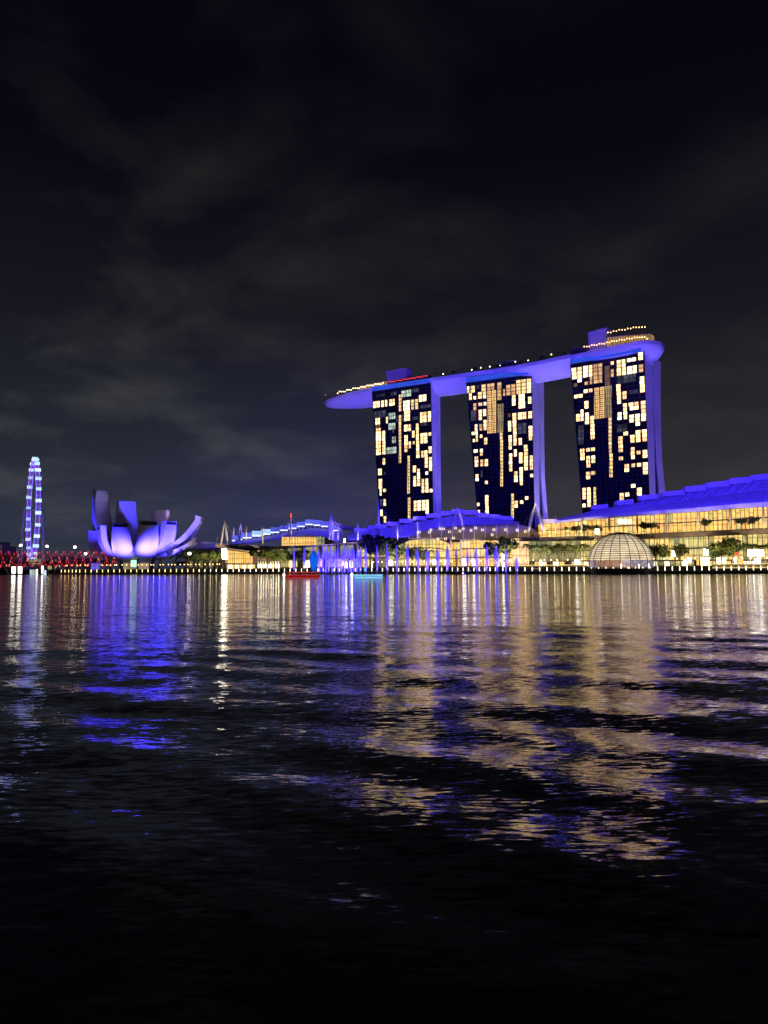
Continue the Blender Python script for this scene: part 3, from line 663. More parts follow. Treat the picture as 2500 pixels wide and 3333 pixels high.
def roof_strip(parent, name, px0, px1, yt, yb, Yf, dY, mat, n, th=.5):
    for i in range(n):
        a, b = px0 + (px1 - px0) * i / n, px0 + (px1 - px0) * (i + 1) / n - .4
        q = quad_strip(a, b, yt, yb, Yf, dY); d = Vector((0, 0, th))
        MB().hexa([p - d for p in q], q).build(name, mat, parent)
def body(parent, px0, px1, yt, Yf, depth, mat, n=6, off=.6):
    mb = MB()
    for i in range(n):
        a, b = px0 + (px1 - px0) * i / n, px0 + (px1 - px0) * (i + 1) / n
        A, B = P(a, yt(a), Yf(a) + off), P(b, yt(b), Yf(b) + off); A0, B0 = A.copy(), B.copy(); A0.z = B0.z = Z_UP
        mb.hexa([A0, B0, B0 + BACK * depth, A0 + BACK * depth], [A, B, B + BACK * depth, A + BACK * depth])
    mb.build('wall', mat, parent)
def panel_at(parent, name, px0, y0, px1, y1, Y, mat, depth=.4):
    q = [P(px0, y1, Y), P(px1, y1, Y), P(px1, y0, Y), P(px0, y0, Y)]
    return MB().hexa(q, [p + BACK * depth for p in q]).build(name, mat, parent)

def pick(*opts):
    rd = random.Random(hash(str([o.name for o in opts])) % 1 + len(opts) * 7)
    seq = [rd.choice(opts) for _ in range(997)]
    return lambda i, r: seq[(i * 13 + r * 7) % 997]

# right hall -------------------------------------------------------
def right_hall():
    t = thing('shopping_hall', 'long two storey glass shopping hall under a stepped blue roof at the right edge', 'building', (GX(2150, 390), 390, Z_UP))
    yt = lin([(1752, 1707), (1895, 1694), (1983, 1685), (2073, 1678), (2170, 1671), (2270, 1665), (2376, 1656), (2485, 1649), (2660, 1636)])
    lt = lin([(1700, 1751), (1930, 1745), (2150, 1737), (2500, 1720), (2660, 1713)]); lb = lin([(1700, 1762), (1930, 1757), (2150, 1751), (2500, 1735), (2660, 1729)])
    Yu = lambda p: BY(p) + 5
    glazing(t, 1752, 2660, 62, yt, lt, Yu, pick(sh_gold, sh_gold, sh_gold, sh_low), rows=2)
    glazing(t, 1700, 2660, 60, lb, lambda p: 1826 - (p - 1700) * .004, BY, lambda i, r: (sh_olive if i < 12 or i % 7 == 3 else sh_low), rows=2)
    glazing(t, 1700, 2660, 48, lambda p: 1828 - (p - 1700) * .004, lambda p: 1846 - (p - 1700) * .003, BY, pick(sh_gold, g_hot, sh_olive, sh_low, sh_dark), rows=1)
    body(t, 1700, 2660, lb, BY, 60, m_dark); slab_strip(t, 'ledge', 1690, 2660, lt, lb, BY, 12, m_ledge, proud=6, split=True, n=14)
    # blue flooded roof: gutter, lower roof, upper wall, ridge panels
    gt = lambda p: yt(p) - interp([(1752, 5), (1900, 8), (2500, 15)], p)
    slab_strip(t, 'gutter', 1800, 2660, gt, yt, Yu, 3, m_blueroof, proud=2.5, split=True, n=16)
    M = lin([(1815, 1693), (1940, 1674), (2157, 1640), (2250, 1625), (2500, 1591), (2660, 1569)]); R = lin([(1815, 1689), (1922, 1664), (2005, 1648), (2157, 1620), (2304, 1592), (2448, 1567), (2660, 1534)])
    roof_strip(t, 'roof_panel', 1815, 2660, M, lambda p: gt(p) - .5, lambda p: Yu(p) - 1, 26, m_blueroof, 26)
    roof_strip(t, 'roof_panel', 1815, 2660, R, lambda p: M(p) - .5, lambda p: Yu(p) + 25.5, 10, m_blueroof, 26)
    body(t, 1752, 2660, lambda p: yt(p) + 2, Yu, 40, m_dark, off=1.2)
    for i, (a, y0, b, y1) in enumerate([(1928, 1642, 1980, 1656), (2006, 1627, 2063, 1642), (2082, 1610, 2143, 1626), (2159, 1597, 2230, 1613), (2231, 1581, 2299, 1599), (2304, 1567, 2375, 1585), (2376, 1554, 2448, 1573), (2450, 1543, 2520, 1561), (2522, 1532, 2594, 1550), (2596, 1521, 2660, 1539)]):
        Y = Yu((a + b) / 2) + 30; k = 6 / 72 * (b - a)
        q = [P(a, y1 + k / 2, Y), P(b, y1 - k / 2, Y), P(b, y0 - k / 2, Y), P(a, y0 + k / 2, Y)]
        MB().hexa(q, [p + BACK * 9 for p in q]).build('ridge_panel', m_blueroof, t)
        for u in (.3, .85):
            px = a + (b - a) * u; MB().tube([P(px, y1, Y - .3), P(px - 14, M(px - 14) - 1, Y - 5)], .28, 5).build('strut', m_blueroof, t)
            MB().tube([P(px, y1, Y - .3), P(px - 34, M(px - 34) - 1, Y - 5)], .28, 5).build('strut', m_blueroof, t)
    # small blue end bay left of the hall
    slab_strip(t, 'end_canopy', 1760, 1815, lambda p: 1689, lambda p: 1705 - (p - 1760) * .08, Yu, 8, m_blueroof, n=1, proud=3)
    # bright shopfronts and signs
    for (x0, y0, x1, y1, m) in [(2188, 1788, 2199, 1811, g_white), (2290, 1785, 2306, 1808, g_white), (2281, 1814, 2310, 1845, g_hot), (2333, 1814, 2364, 1841, g_hot), (2268, 1811, 2276, 1840, sh_gold), (2434, 1788, 2447, 1810, g_white), (2449, 1788, 2461, 1810, g_white), (2463, 1788, 2474, 1810, g_white), (2476, 1788, 2487, 1810, g_white),
                                (2385, 1815, 2398, 1838, g_hot), (2402, 1816, 2420, 1840, sh_gold), (2455, 1817, 2464, 1840, g_cyan), (2466, 1812, 2478, 1836, g_white), (1937, 1720, 1950, 1738, g_white), (1871, 1822, 1888, 1837, g_white), (1757, 1822, 1764, 1845, g_white), (2226, 1822, 2236, 1838, g_white), (2242, 1816, 2250, 1832, g_white)]:
        panel_at(t, 'shop_sign', x0, y0, x1, y1, BY((x0 + x1) / 2) - 1.2, m)
    panel_at(t, 'shop_sign', 2392, 1790, 2404, 1808, BY(2400) - 1.4, g_redsign)
    for (x0, x1) in ((2012, 2042), (2045, 2075)): panel_at(t, 'shop_sign', x0, 1690, x1, 1705, Yu(2040) - .8, g_hot)
    return t
right_hall()

# middle hall ------------------------------------------------------
g_can = glow('canopy_lamp_glow', (1.0, .80, .5), 1.8)
def middle_hall():
    t = thing('domed_hall', 'domed shopping hall with blue stepped roof and broad ribbed canopy, in the middle', 'building', (GX(1430, 470), 470, Z_UP))
    z3 = lambda x, y: (1200 + x * .3617, 1600 + y * .3617)
    low = lin([(1130, 1757), (1258, 1752), (1330, 1745), (1360, 1733), (1440, 1717), (1525, 1709), (1600, 1709), (1690, 1704)])
    top = lin([(1130, 1738), (1160, 1731), (1258, 1719), (1299, 1710), (1345, 1702), (1388, 1694), (1435, 1686), (1471, 1681), (1515, 1679), (1562, 1683), (1600, 1687), (1634, 1692), (1690, 1699)])
    Yr = lambda p: BY(p) + 16
    roof_strip(t, 'roof_panel', 1130, 1690, top, low, Yr, 14, m_blueroof, 28)
    body(t, 1130, 1700, lambda p: low(p) + 1, lambda p: BY(p) + 17, 50, m_dark)
    P3 = [(-130, 330, -10), (-5, 305, 60), (60, 292, 158), (160, 272, 273), (275, 245, 398), (400, 222, 518), (520, 198, 648), (650, 177, 743), (745, 163, 858), (862, 166, 988), (990, 190, 1093), (1096, 203, 1194), (1197, 218, 1300)]
    for i, (x0, y, x1) in enumerate(P3):
        (a, ya), (b, yb) = z3(x0, y), z3(x1, y + (8 if i > 8 else 0)); Y = Yr((a + b) / 2) + 12; hh = 13
        q = [P(a, ya + hh, Y), P(b, yb + hh, Y), P(b, yb, Y), P(a, ya, Y)]
        MB().hexa(q, [p + BACK * 9 for p in q]).build('ridge_panel', m_blueroof, t)
        if 0 < i < 12:
            MB().tube([P(b, yb + hh, Y - .4), P(b, yb + 40, Y - 9)], .3, 5).build('strut', m_blueroof, t)
            MB().tube([P(b, yb + hh + 14, Y - 6), P(b - 9, yb + hh, Y - .4)], .25, 5).build('strut', m_blueroof, t)
    # ribbed canopy: outer curve falls towards the bay and to the right
    up = lin([(1330, 1748), (1360, 1735), (1400, 1723), (1453, 1713), (1525, 1708), (1600, 1707), (1677, 1704), (1732, 1716), (1758, 1738)])
    lo_ = lin([(1330, 1752), (1400, 1751), (1500, 1755), (1600, 1755), (1680, 1750), (1758, 1746)])
    for i in range(24):
        a, b = 1330 + 428 * i / 24, 1330 + 428 * (i + 1) / 24
        q = []
        rows = []
        for s in range(5):
            v = s / 4; rr = []
            for px in (a, b):
                y = lo_(px) + (up(px) - lo_(px)) * math.sin(v * math.pi / 2); rr.append(P(px, y, BY(px) - 6 + 21 * v))
            rows.append(rr)
        mb = MB(); vs = [p for r in rows for p in r]; d = Vector((0, 0, -.35)); vs2 = [p + d for p in vs]
        fs = [(2 * k, 2 * k + 1, 2 * k + 3, 2 * k + 2) for k in range(4)]
        mb.add(vs + vs2, fs + [tuple(reversed([x + 10 for x in f])) for f in fs] + [(0, 10, 11, 1), (9, 19, 18, 8)]); mb.build('canopy_panel', m_taupe, t)
        if i % 2 == 0: MB().tube([r[0] + Vector((0, -.2, .25)) for r in rows], .28, 5).build('canopy_rib', m_white, t)
    for x, y in [(455, 365), (545, 365), (560, 345), (640, 335), (672, 337), (725, 362), (780, 328), (850, 335), (920, 350), (1022, 345), (1125, 343), (1230, 343), (1335, 347), (1408, 360), (622, 425), (690, 425), (762, 418), (820, 355), (963, 328), (1110, 388)]:
        px, py = z3(x, y)
        for dx in (-2, 3): MB().lathe([(.14, -.8), (.2, 0), (.14, .8)], 6, P(px + dx, py, BY(px) - 8)).build('canopy_lamp', g_can, t)
    # glass below
    arch = lin([(1258, 1800), (1300, 1772), (1335, 1757), (1375, 1753), (1415, 1753), (1440, 1758), (1467, 1770)])
    glazing(t, 1262, 1466, 18, arch, lambda p: 1844, lambda p: BY(p), lambda i, r: sh_low if r < 2 or 4 < i else sh_olive, rows=3)
    glazing(t, 1500, 1712, 20, lambda p: 1757, lambda p: 1844, lambda p: BY(p) + 2, pick(sh_cream, sh_cream, sh_cream, sh_gold), rows=3)
    glazing(t, 1466, 1500, 3, lambda p: 1764, lambda p: 1844, lambda p: BY(p) + 2, sh_gold, rows=3)
    for px, w in ((1467, 5), (1499, 5)): panel_at(t, 'column', px - w / 2, 1752, px + w / 2, 1845, BY(px) - 3, m_taupe, 1.5)
    for (x0, y0, x1, y1, m) in [(1266, 1823, 1278, 1840, g_white), (1319, 1822, 1324, 1842, g_hot), (1409, 1822, 1420, 1837, g_white), (1446, 1823, 1455, 1838, g_white), (1505, 1818, 1518, 1841, g_white), (1537, 1820, 1550, 1841, g_white), (1634, 1803, 1650, 1822, g_white), (1612, 1828, 1622, 1848, g_white), (1636, 1830, 1646, 1845, g_white), (1355, 1823, 1360, 1838, g_hot), (1386, 1822, 1391, 1840, g_hot), (1668, 1800, 1674, 1825, g_hot), (1690, 1812, 1698, 1838, g_hot)]:
        panel_at(t, 'shop_sign', x0, y0, x1, y1, BY(x0) - 2, m)
    # round lit bay at the right end
    c = P(1702, 1844, BY(1702) - 1); MB().lathe([(5.5, 0), (5.5, 15.5), (5.0, 16)], 20, (c.x, c.y + 3, Z_UP)).build('glass_drum', sh_cream, t, smooth=False)
    return t
middle_hall()

# left hall --------------------------------------------------------
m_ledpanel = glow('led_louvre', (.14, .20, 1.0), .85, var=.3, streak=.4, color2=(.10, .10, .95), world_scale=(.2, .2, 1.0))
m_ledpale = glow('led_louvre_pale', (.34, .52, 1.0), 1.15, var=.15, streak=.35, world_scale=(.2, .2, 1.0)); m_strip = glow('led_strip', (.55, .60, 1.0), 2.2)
def left_hall():
    t = thing('theatre_hall', 'low hall whose arched roof steps carry glowing pale blue panels, left of the towers', 'building', (GX(930, 540), 540, Z_UP))
    z2 = lambda x, y: (680 + x * .3617, 1600 + y * .3617)
    Yr = lambda p: BY(p) + 22
    PN = [(205, 392, 235, 445, 0), (285, 388, 300, 435, 1), (302, 370, 385, 420, 1), (387, 354, 470, 404, 2), (472, 338, 553, 388, 2), (555, 321, 634, 371, 1), (636, 305, 713, 352, 0), (714, 288, 789, 335, 0), (790, 270, 864, 318, 0), (866, 251, 935, 300, 0), (937, 257, 1004, 307, 0), (1006, 270, 1074, 318, 0), (1076, 285, 1170, 355, 1)]
    for x0, y0, x1, y1, k in PN:
        a, ya = z2(x0, y0); b, yb = z2(x1, y1); Y = Yr(a) + 12; h = (yb - ya)
        q = [P(a, yb - 4, Y), P(b, yb - 4, Y), P(b, ya, Y), P(a, ya, Y)]
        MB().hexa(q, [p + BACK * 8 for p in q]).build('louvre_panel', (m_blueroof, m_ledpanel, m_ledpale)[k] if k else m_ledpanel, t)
        q = [P(a + 1, yb, Y - 1), P(b - 1, yb, Y - 1), P(b - 1, yb - 3.5, Y - 1), P(a + 1, yb - 3.5, Y - 1)]
        MB().hexa(q, [p + BACK * .6 for p in q]).build('light_strip', m_strip, t)
        if x0 > 540:
            m_ = (a + b) / 2; MB().tube([P(a + 2, yb, Y - 2), P(m_, yb + 14, Y - 6)], .25, 5).build('truss_strut', m_white, t); MB().tube([P(b - 2, yb, Y - 2), P(m_, yb + 14, Y - 6)], .25, 5).build('truss_strut', m_white, t)
    top = lin([(754, 1762), (800, 1758), (850, 1750), (917, 1737), (980, 1724), (1018, 1719), (1060, 1722), (1110, 1733), (1125, 1740)]); low = lin([(754, 1770), (850, 1764), (917, 1752), (1000, 1740), (1056, 1745), (1095, 1762), (1125, 1750)])
    roof_strip(t, 'roof_panel', 754, 1112, top, low, Yr, 13, m_blueroof, 20)
    MB().tube([P(px, low(px) - 1, Yr(px) - 1.5) for px in range(760, 1100, 20)], .5, 6).build('edge_beam', m_blueroof, t)
    # pale end slope to the right
    slab_strip(t, 'end_slope', 1075, 1160, lin([(1075, 1692), (1108, 1707), (1160, 1719)]), lin([(1075, 1700), (1108, 1722), (1160, 1730)]), lambda p: Yr(p) + 8, 10, m_taupe, n=4)
    glazing(t, 917, 1056, 16, lambda p: 1746, lambda p: 1778, lambda p: BY(p) + 12, lambda i, r: sh_gold if i < 13 else sh_olive, rows=1)
    slab_strip(t, 'terrace', 700, 1262, lin([(700, 1770), (760, 1771), (860, 1778), (917, 1778), (1056, 1772), (1262, 1753)]), lin([(700, 1783), (860, 1788), (917, 1784), (1262, 1762)]), BY, 20, m_ledge, n=12, proud=4, split=True)
    glazing(t, 838, 1262, 30, lin([(838, 1790), (917, 1785), (1262, 1763)]), lambda p: 1815, BY, lambda i, r: (sh_olive, sh_olive, sh_dark, sh_olive)[(i * 5 + r) % 4] if i < 23 else sh_low, rows=1)
    glazing(t, 838, 1262, 26, lambda p: 1817, lambda p: 1848, BY, lambda i, r: (sh_olive, sh_low, sh_olive, sh_gold, sh_dark)[(i * 3 + r) % 5], rows=1)
    body(t, 700, 1262, lambda p: 1781, lambda p: BY(p) + 2, 50, m_dark); body(t, 917, 1056, lambda p: 1748, lambda p: BY(p) + 14, 30, m_dark)
    for (x0, y0, x1, y1, m) in [(944, 1826, 950, 1848, g_hot), (988, 1832, 993, 1852, g_white), (996, 1826, 1008, 1846, g_white), (1111, 1824, 1118, 1841, g_white), (1122, 1830, 1131, 1849, g_white), (1138, 1824, 1148, 1848, g_white), (1119, 1753, 1124, 1769, g_white), (1209, 1830, 1213, 1848, g_hot)]:
        panel_at(t, 'shop_sign', x0, y0, x1, y1, BY(x0) - 2, m)
    return t
left_hall()
def pavilion():
    t = thing('waterfront_pavilion', 'gold lit sloping glass pavilion beside a tall white screen at the waterfront', 'building', (GX(770, 535), 535, Z_UP))
    Yp = lambda p: 545 - (p - 730) * .12
    glazing(t, 734, 822, 12, lin([(734, 1787), (822, 1799)]), lambda p: 1836, Yp, sh_gold, rows=1); glazing(t, 736, 830, 13, lambda p: 1837, lambda p: 1854, Yp, lambda i, r: g_hot if i % 3 else sh_gold, rows=1)
    body(t, 734, 905, lambda p: interp([(734, 1786), (905, 1806)], p), lambda p: Yp(p) + 1, 18, m_dark)
    slab_strip(t, 'roof', 730, 910, lin([(730, 1781), (822, 1795), (870, 1803), (910, 1800)]), lin([(730, 1786), (822, 1799), (870, 1807), (910, 1804)]), Yp, 20, m_ledge, n=6, proud=3)
    glazing(t, 838, 908, 11, lambda p: 1808, lambda p: 1826, Yp, sh_brown, rows=1)
    glazing(t, 838, 908, 9, lambda p: 1828, lambda p: 1853, Yp, lambda i, r: sh_olive, rows=1)
    for i in range(9):
        px = 842 + i * 8.2; MB().tube([P(px, 1855, Yp(px) - 3), P(px - 2, 1827, Yp(px) - 3)], .42, 6).build('column', g_warm if False else m_white, t)
        MB().lathe([(.35, 0), (.45, 1.2), (.35, 2.4)], 6, P(px, 1848, Yp(px) - 3.4)).build('column_lamp', g_warm, t)
    return t
pavilion()
def screen():
    t = thing('light_screen', 'tall tilted white light screen standing left of the gold pavilion', 'screen', (GX(728, 540), 540, Z_UP))
    q = [P(724, 1820, 541), P(740, 1819, 541), P(736, 1786, 541), P(721, 1787, 541)]
    MB().hexa(q, [p + BACK * .8 for p in q]).build('screen_face', g_scr, t)
    for a in (725, 738): MB().tube([P(a, 1858, 541.5), P(a, 1817, 541.5)], .3).build('leg', m_dark, t)
screen()
def low_hall():
    t = thing('low_hall', 'low grey roofed hall behind trees between lotus museum and gold pavilion', 'building', (GX(665, 580), 580, Z_UP))
    Yl = lambda p: 588 - (p - 600) * .1
    slab_strip(t, 'roof', 600, 760, lin([(600, 1768), (650, 1762), (760, 1772)]), lin([(600, 1786), (760, 1785)]), Yl, 30, m_grey, n=5, proud=3, split=True)
    glazing(t, 606, 735, 12, lambda p: 1788, lambda p: 1848, Yl, lambda i, r: (sh_dark, sh_olive, sh_dark)[(i + r) % 3], rows=2); body(t, 602, 735, lambda p: 1787, lambda p: Yl(p) + 1, 25, m_dark)
    for px in (700, 706, 716): panel_at(t, 'shop_sign', px, 1816, px + 3, 1838, Yl(px) - 3, g_white)
low_hall()
# ------------------------------------------------------------------ white roof masts
def mast(px, yt, yb, twin=0, red=False, label='', dY=-6, w=None):
    Y = BY(px) + dY; a, b = P(px, yt, Y), P(px, yb, Y); a.x = (a.x + b.x) / 2; b.x = a.x; h = a.z - b.z
    t = thing('roof_mast', label, 'mast', b)
    legs = [(-twin, 0), (twin, 0)] if twin else [(0, 0)]
    r = w or max(.42, min(.8, h * .045))
    for dx, _ in legs:
        p0, p1 = b + Vector((dx, 0, 0)), a
        pts = [p0.lerp(p1, k) for k in (0, .2, .45, .7, 1)]
        MB().tube(pts, [r * .45, r * .9, r, r * .7, .08], 7).build('spar', m_white, t, smooth=True)
    for sx in (-1, 1):
        q = b + Vector((sx * h * .45, 9, h * .1)); MB().tube([a - Vector((0, 0, h * .06)), q], .05, 4).build('stay', m_white, t)
    if red: MB().tube([a - Vector((0, 0, h * .45)), a + Vector((0, 0, .4))], .35, 6).build('red_light', glow('mast_red', (1, .10, .04), 1.6), t)
    return t
mast(731, 1692, 1774, 2.6, label='tall splayed twin mast above the white light screen')
mast(761, 1716, 1748, label='short white mast where the pale blue roof steps begin', dY=8); mast(783, 1703, 1748, 1.4, label='twin mast behind the lowest pale blue roof step', dY=20)
mast(802, 1712, 1757, label='single mast in front of the first bright pale roof panel'); mast(855, 1712, 1774, label='slim mast in front of the pale cyan roof panels')
mast(947, 1672, 1754, red=True, label='mast with glowing red top over the arched theatre roof'); mast(1078, 1670, 1756, 1.2, label='twin mast at the right flank of the arched theatre roof')
mast(1101, 1705, 1760, label='lower mast right beside the twin mast of the theatre roof'); mast(1165, 1703, 1759, label='white mast in the dip between the theatre roof and the domed hall')
mast(1232, 1618, 1756, label='tallest slim mast left of the first tower foot', w=.7)
mast(1294, 1696, 1759, label='mast in front of the lower left steps of the domed roof'); mast(1359, 1696, 1750, label='mast at the left end of the ribbed canopy')
mast(1430, 1690, 1724, label='short mast on the canopy below the first tower'); mast(1489, 1648, 1712, 2.9, label='large A shaped mast at the crown of the domed hall', w=.75)
mast(1744, 1638, 1732, 4.2, label='largest A shaped mast between the domed hall and the long hall', w=.95)
for i, (px, a, b) in enumerate([(1809, 1676, 1736), (1893, 1671, 1739), (1982, 1667, 1728), (2074, 1658, 1735), (2169, 1651, 1734), (2271, 1644, 1729), (2376, 1637, 1724), (2485, 1631, 1721), (2590, 1622, 1713)]):
    mast(px, a, b, label='%s white mast from the left along the long hall at the right' % Wd[i])

# ------------------------------------------------------------------ lotus shaped museum
m_lotus = surf('lotus_shell', (.66, .64, .66), .6, var=.06, scale=.08); m_lframe = surf('lotus_frame', (.5, .48, .5), .5); m_sky = surf('skylight_glass', (.03, .03, .05), .2)
LC = Vector((GX(440, 592), 592, 0)); LZ = 9.5
def lotus():
    t = thing('lotus_museum', 'lotus shaped white museum lit violet blue, ten curved petals above the waterfront', 'museum', (LC.x, LC.y, Z_UP))
    # tip column, row, ground distance, width at root, width at tip, shell thickness, end cap height
    petals = [(322, 1728, 577, 13, 11.5, 3.2, 4.2), (393, 1719, 563, 16.5, 13, 3.4, 4.0), (485, 1713, 561, 17, 13.5, 3.4, 4.2), (556, 1711, 574, 13.5, 11.5, 3.2, 3.6),
              (655, 1700, 590, 21, 5.5, 3.5, 4.0), (638, 1768, 578, 17, 4, 2.4, 3.0), (298, 1738, 600, 17, 8, 3, 2.5),
              (321, 1604, 615, 19, 11.5, 3.5, 2.0), (409, 1640, 622, 20, 14.0, 3.5, 2.0), (530, 1669, 620, 20, 14.0, 3.5, 2.0)]
    for px, py, Y, w0, w1, th, cap in petals:
        tip = P(px, py, Y); rad = Vector((tip.x - LC.x, tip.y - LC.y, 0)); R = rad.length; rad.normalize(); sd = Vector((-rad.y, rad.x, 0))
        hgt = tip.z - LZ; p0 = LC + rad * 3 + Vector((0, 0, LZ)); p1 = LC + rad * R * (.98 if R < 45 else .70) + Vector((0, 0, LZ + hgt * (.02 if R < 45 else .05)))
        N = 18; outer = []; inner = []
        for k in range(N + 1):
            s = k / N; q = p0 * (1 - s) ** 2 + p1 * 2 * s * (1 - s) + tip * s * s
            d = ((p1 - p0) * (1 - s) + (tip - p1) * s).normalized(); nrm = Vector((0, 0, 1)) * (d.dot(rad)) - rad * d.z
            outer.append(q); inner.append(q + nrm.normalized() * th * (.7 + .6 * s))
        outer.append(tip + Vector((0, 0, cap)) + rad * .3); inner[-1] = inner[-1]; inner.append(inner[-1] + Vector((0, 0, cap * .8)))
        vs = []; fs = []
        for k, (o_, i_) in enumerate(zip(outer, inner)):
            s = min(1, k / N); w = interp([(0, 5.0), (.35, w0), (.62, w0 * .98), (1, w1)], s) / 2
            vs += [o_ - sd * w, o_ + sd * w, i_ + sd * w, i_ - sd * w]
        M = len(outer)
        for k in range(M - 1):
            for j in range(4): fs.append((4 * k + j, 4 * k + (j + 1) % 4, 4 * k + 4 + (j + 1) % 4, 4 * k + 4 + j))
        fs += [(3, 2, 1, 0), (4 * M - 4, 4 * M - 3, 4 * M - 2, 4 * M - 1)]
        pt = MB().add(vs, fs).build('petal', m_lotus, t)
        bm = bmesh.new(); bm.from_mesh(pt.data); bmesh.ops.recalc_face_normals(bm, faces=bm.faces); bm.to_mesh(pt.data); bm.free()
        # recessed skylight in the end face with its frame
        w = w1 / 2; e0, e1 = outer[-2] + rad * .12, outer[-1] + rad * .05
        up = (e1 - e0); g = [e0 + up * .16 - sd * w * .88, e0 + up * .16 + sd * w * .88, e0 + up * .86 + sd * w * .88, e0 + up * .86 - sd * w * .88]
        MB().hexa(g, [q + rad * .12 for q in g]).build('skylight', m_sky, pt)
        fr = MB()
        for a, b in ((0, 1), (1, 2), (2, 3), (3, 0)): fr.tube([g[a] + rad * .25, g[b] + rad * .25], .22, 4)
        fr.build('skylight_frame', m_lframe, pt)
    MB().lathe([(5, LZ - 2.5), (10, LZ - 1.2), (13, LZ + .8), (9, LZ + 3)], 24, (LC.x, LC.y, 0)).build('bowl', m_lotus, t, smooth=True)
    # glazed drum and raking columns under the bowl
    for k in range(14):
        a0, a1 = 2 * math.pi * k / 14, 2 * math.pi * (k + .92) / 14; r = 10
        q = [Vector((LC.x + r * math.cos(a), LC.y + r * math.sin(a), z)) for a, z in ((a0, Z_UP), (a1, Z_UP), (a1, LZ - .6), (a0, LZ - .6))]
        MB().hexa(q, [v + (Vector((LC.x, LC.y, v.z)) - v).normalized() * .3 for v in q]).build('drum_pane', glow('drum_glow', (1.0, .72, .5), .32, var=.4, streak=.4), t)
    for px, Y in ((392, 577), (398, 583), (445, 572), (489, 574), (493, 572), (562, 580), (517, 596), (360, 590)):
        b = P(px, 1848, Y); MB().tube([(b.x, b.y, Z_UP), (LC.x + (b.x - LC.x) * 1.1, LC.y + (b.y - LC.y) * .9, LZ + 3.5)], [.9, .6], 6).build('column', m_dark, t)
    panel_at(t, 'entrance_screen', 426, 1823, 444, 1846, 571, glow('screen_green', (.55, 1.0, .78), 1.2, streak=.3))
    return t
lotus()

# ------------------------------------------------------------------ observation wheel
def wheel():
    Yh = 1147; hub = P(108, 1661, Yh); R = 74.0; a = math.radians(29.6); v = Vector((-math.sin(a), math.cos(a), 0)); ax = Vector((math.cos(a), math.sin(a), 0)); Z = Vector((0, 0, 1))
    t = thing('observation_wheel', 'giant observation wheel seen edge on, cabins glowing pale blue, rim violet', 'ferris wheel', (hub.x, hub.y, Z_UP))
    g_v = glow('rim_led_violet', (.20, .16, 1.0), 1.6, streak=.45, color2=(.20, .06, .98), world_scale=(.05, .05, .1)); g_p = glow('rim_led_pink', (.50, .08, .95), .9); g_c = glow('cabin_light', (.42, .62, 1.0), 1.6, var=.25, streak=.25); g_e = glow('cabin_edge', (.6, .75, 1.0), 1.7)
    def pt(th, r, s): return hub + (v * math.cos(th) + Z * math.sin(th)) * r + ax * s
    N = 84
    for s in (-2.6, 2.6):
        for r in (R, R - 3.6): MB().tube([pt(2 * math.pi * k / N, r, s) for k in range(N + 1)], .34, 5, cap=False).build('rim_ring', g_v, t)
    for seg in range(28):
        mb = MB()
        for k in range(3):
            i = seg * 3 + k; th, th2 = 2 * math.pi * i / N, 2 * math.pi * (i + 1) / N
            mb.tube([pt(th, R, -2.6), pt(th2, R, 2.6)], .22, 4); mb.tube([pt(th, R, 2.6), pt(th2, R - 3.6, 2.6)], .2, 4); mb.tube([pt(th, R - 3.6, -2.6), pt(th, R, -2.6)], .2, 4); mb.tube([pt(th, R, 2.6), pt(th, R, -2.6)], .2, 4)
        mb.build('rim_lattice', g_p if seg in (3, 6, 9, 15, 20, 25) else g_v, t)
    for k in range(28):
        th = 2 * math.pi * (k + .5) / 28; c = pt(th, R + 3.4, 0)
        cb = MB(); L = 3.6
        vs = []; n = 10
        for sx in (-L, -L * .86, L * .86, L):
            rr = 2.3 if abs(sx) < L * .9 else 1.4
            for j in range(n): q = 2 * math.pi * j / n; vs.append(c + ax * sx + v * math.cos(q) * rr + Z * math.sin(q) * rr)
        fs = [(i * n + j, i * n + (j + 1) % n, (i + 1) * n + (j + 1) % n, (i + 1) * n + j) for i in range(3) for j in range(n)] + [tuple(reversed(range(n))), tuple(range(3 * n, 4 * n))]
        cab = cb.add(vs, fs).build('cabin', g_c, t)
        fr = MB()
        for sx in (-L * .98, -L * .33, L * .33, L * .98): fr.tube([c + ax * sx + v * math.cos(q) * 2.5 + Z * math.sin(q) * 2.5 for q in [2 * math.pi * j / 8 for j in range(9)]], .2, 4, cap=False)
        fr.build('cabin_frame', g_e if k % 3 else m_dark, cab)
        if k % 2 == 0: MB().tube([pt(th, R - 3.6, 0), hub], .10, 4).build('spoke', m_white, t)
    MB().tube([hub - ax * 13, hub + ax * 13], [1.5, 1.5], 10).build('hub', m_white, t)
    for px0, px1, s in ((79, 66, -13), (136, 143, 13)):
        top = hub + ax * s + Z * 3; b = P(px1, 1850, Yh + 4); b.z = Z_UP; MB().tube([b, top], [2.6, 2.2], 10).build('support_column', m_white, t)
    MB().box((GX(110, 1120), 1120, Z_UP + 6), (26, 24, 12)).build('terminal', surf('terminal_wall', (.35, .3, .26)), t)
    q0 = P(93, 1834, 1107); panel_at(t, 'terminal_glass', 92, 1819, 133, 1836, 1107, glow('terminal_glow', (.8, .65, .45), .35, streak=.5))
    return t
wheel()

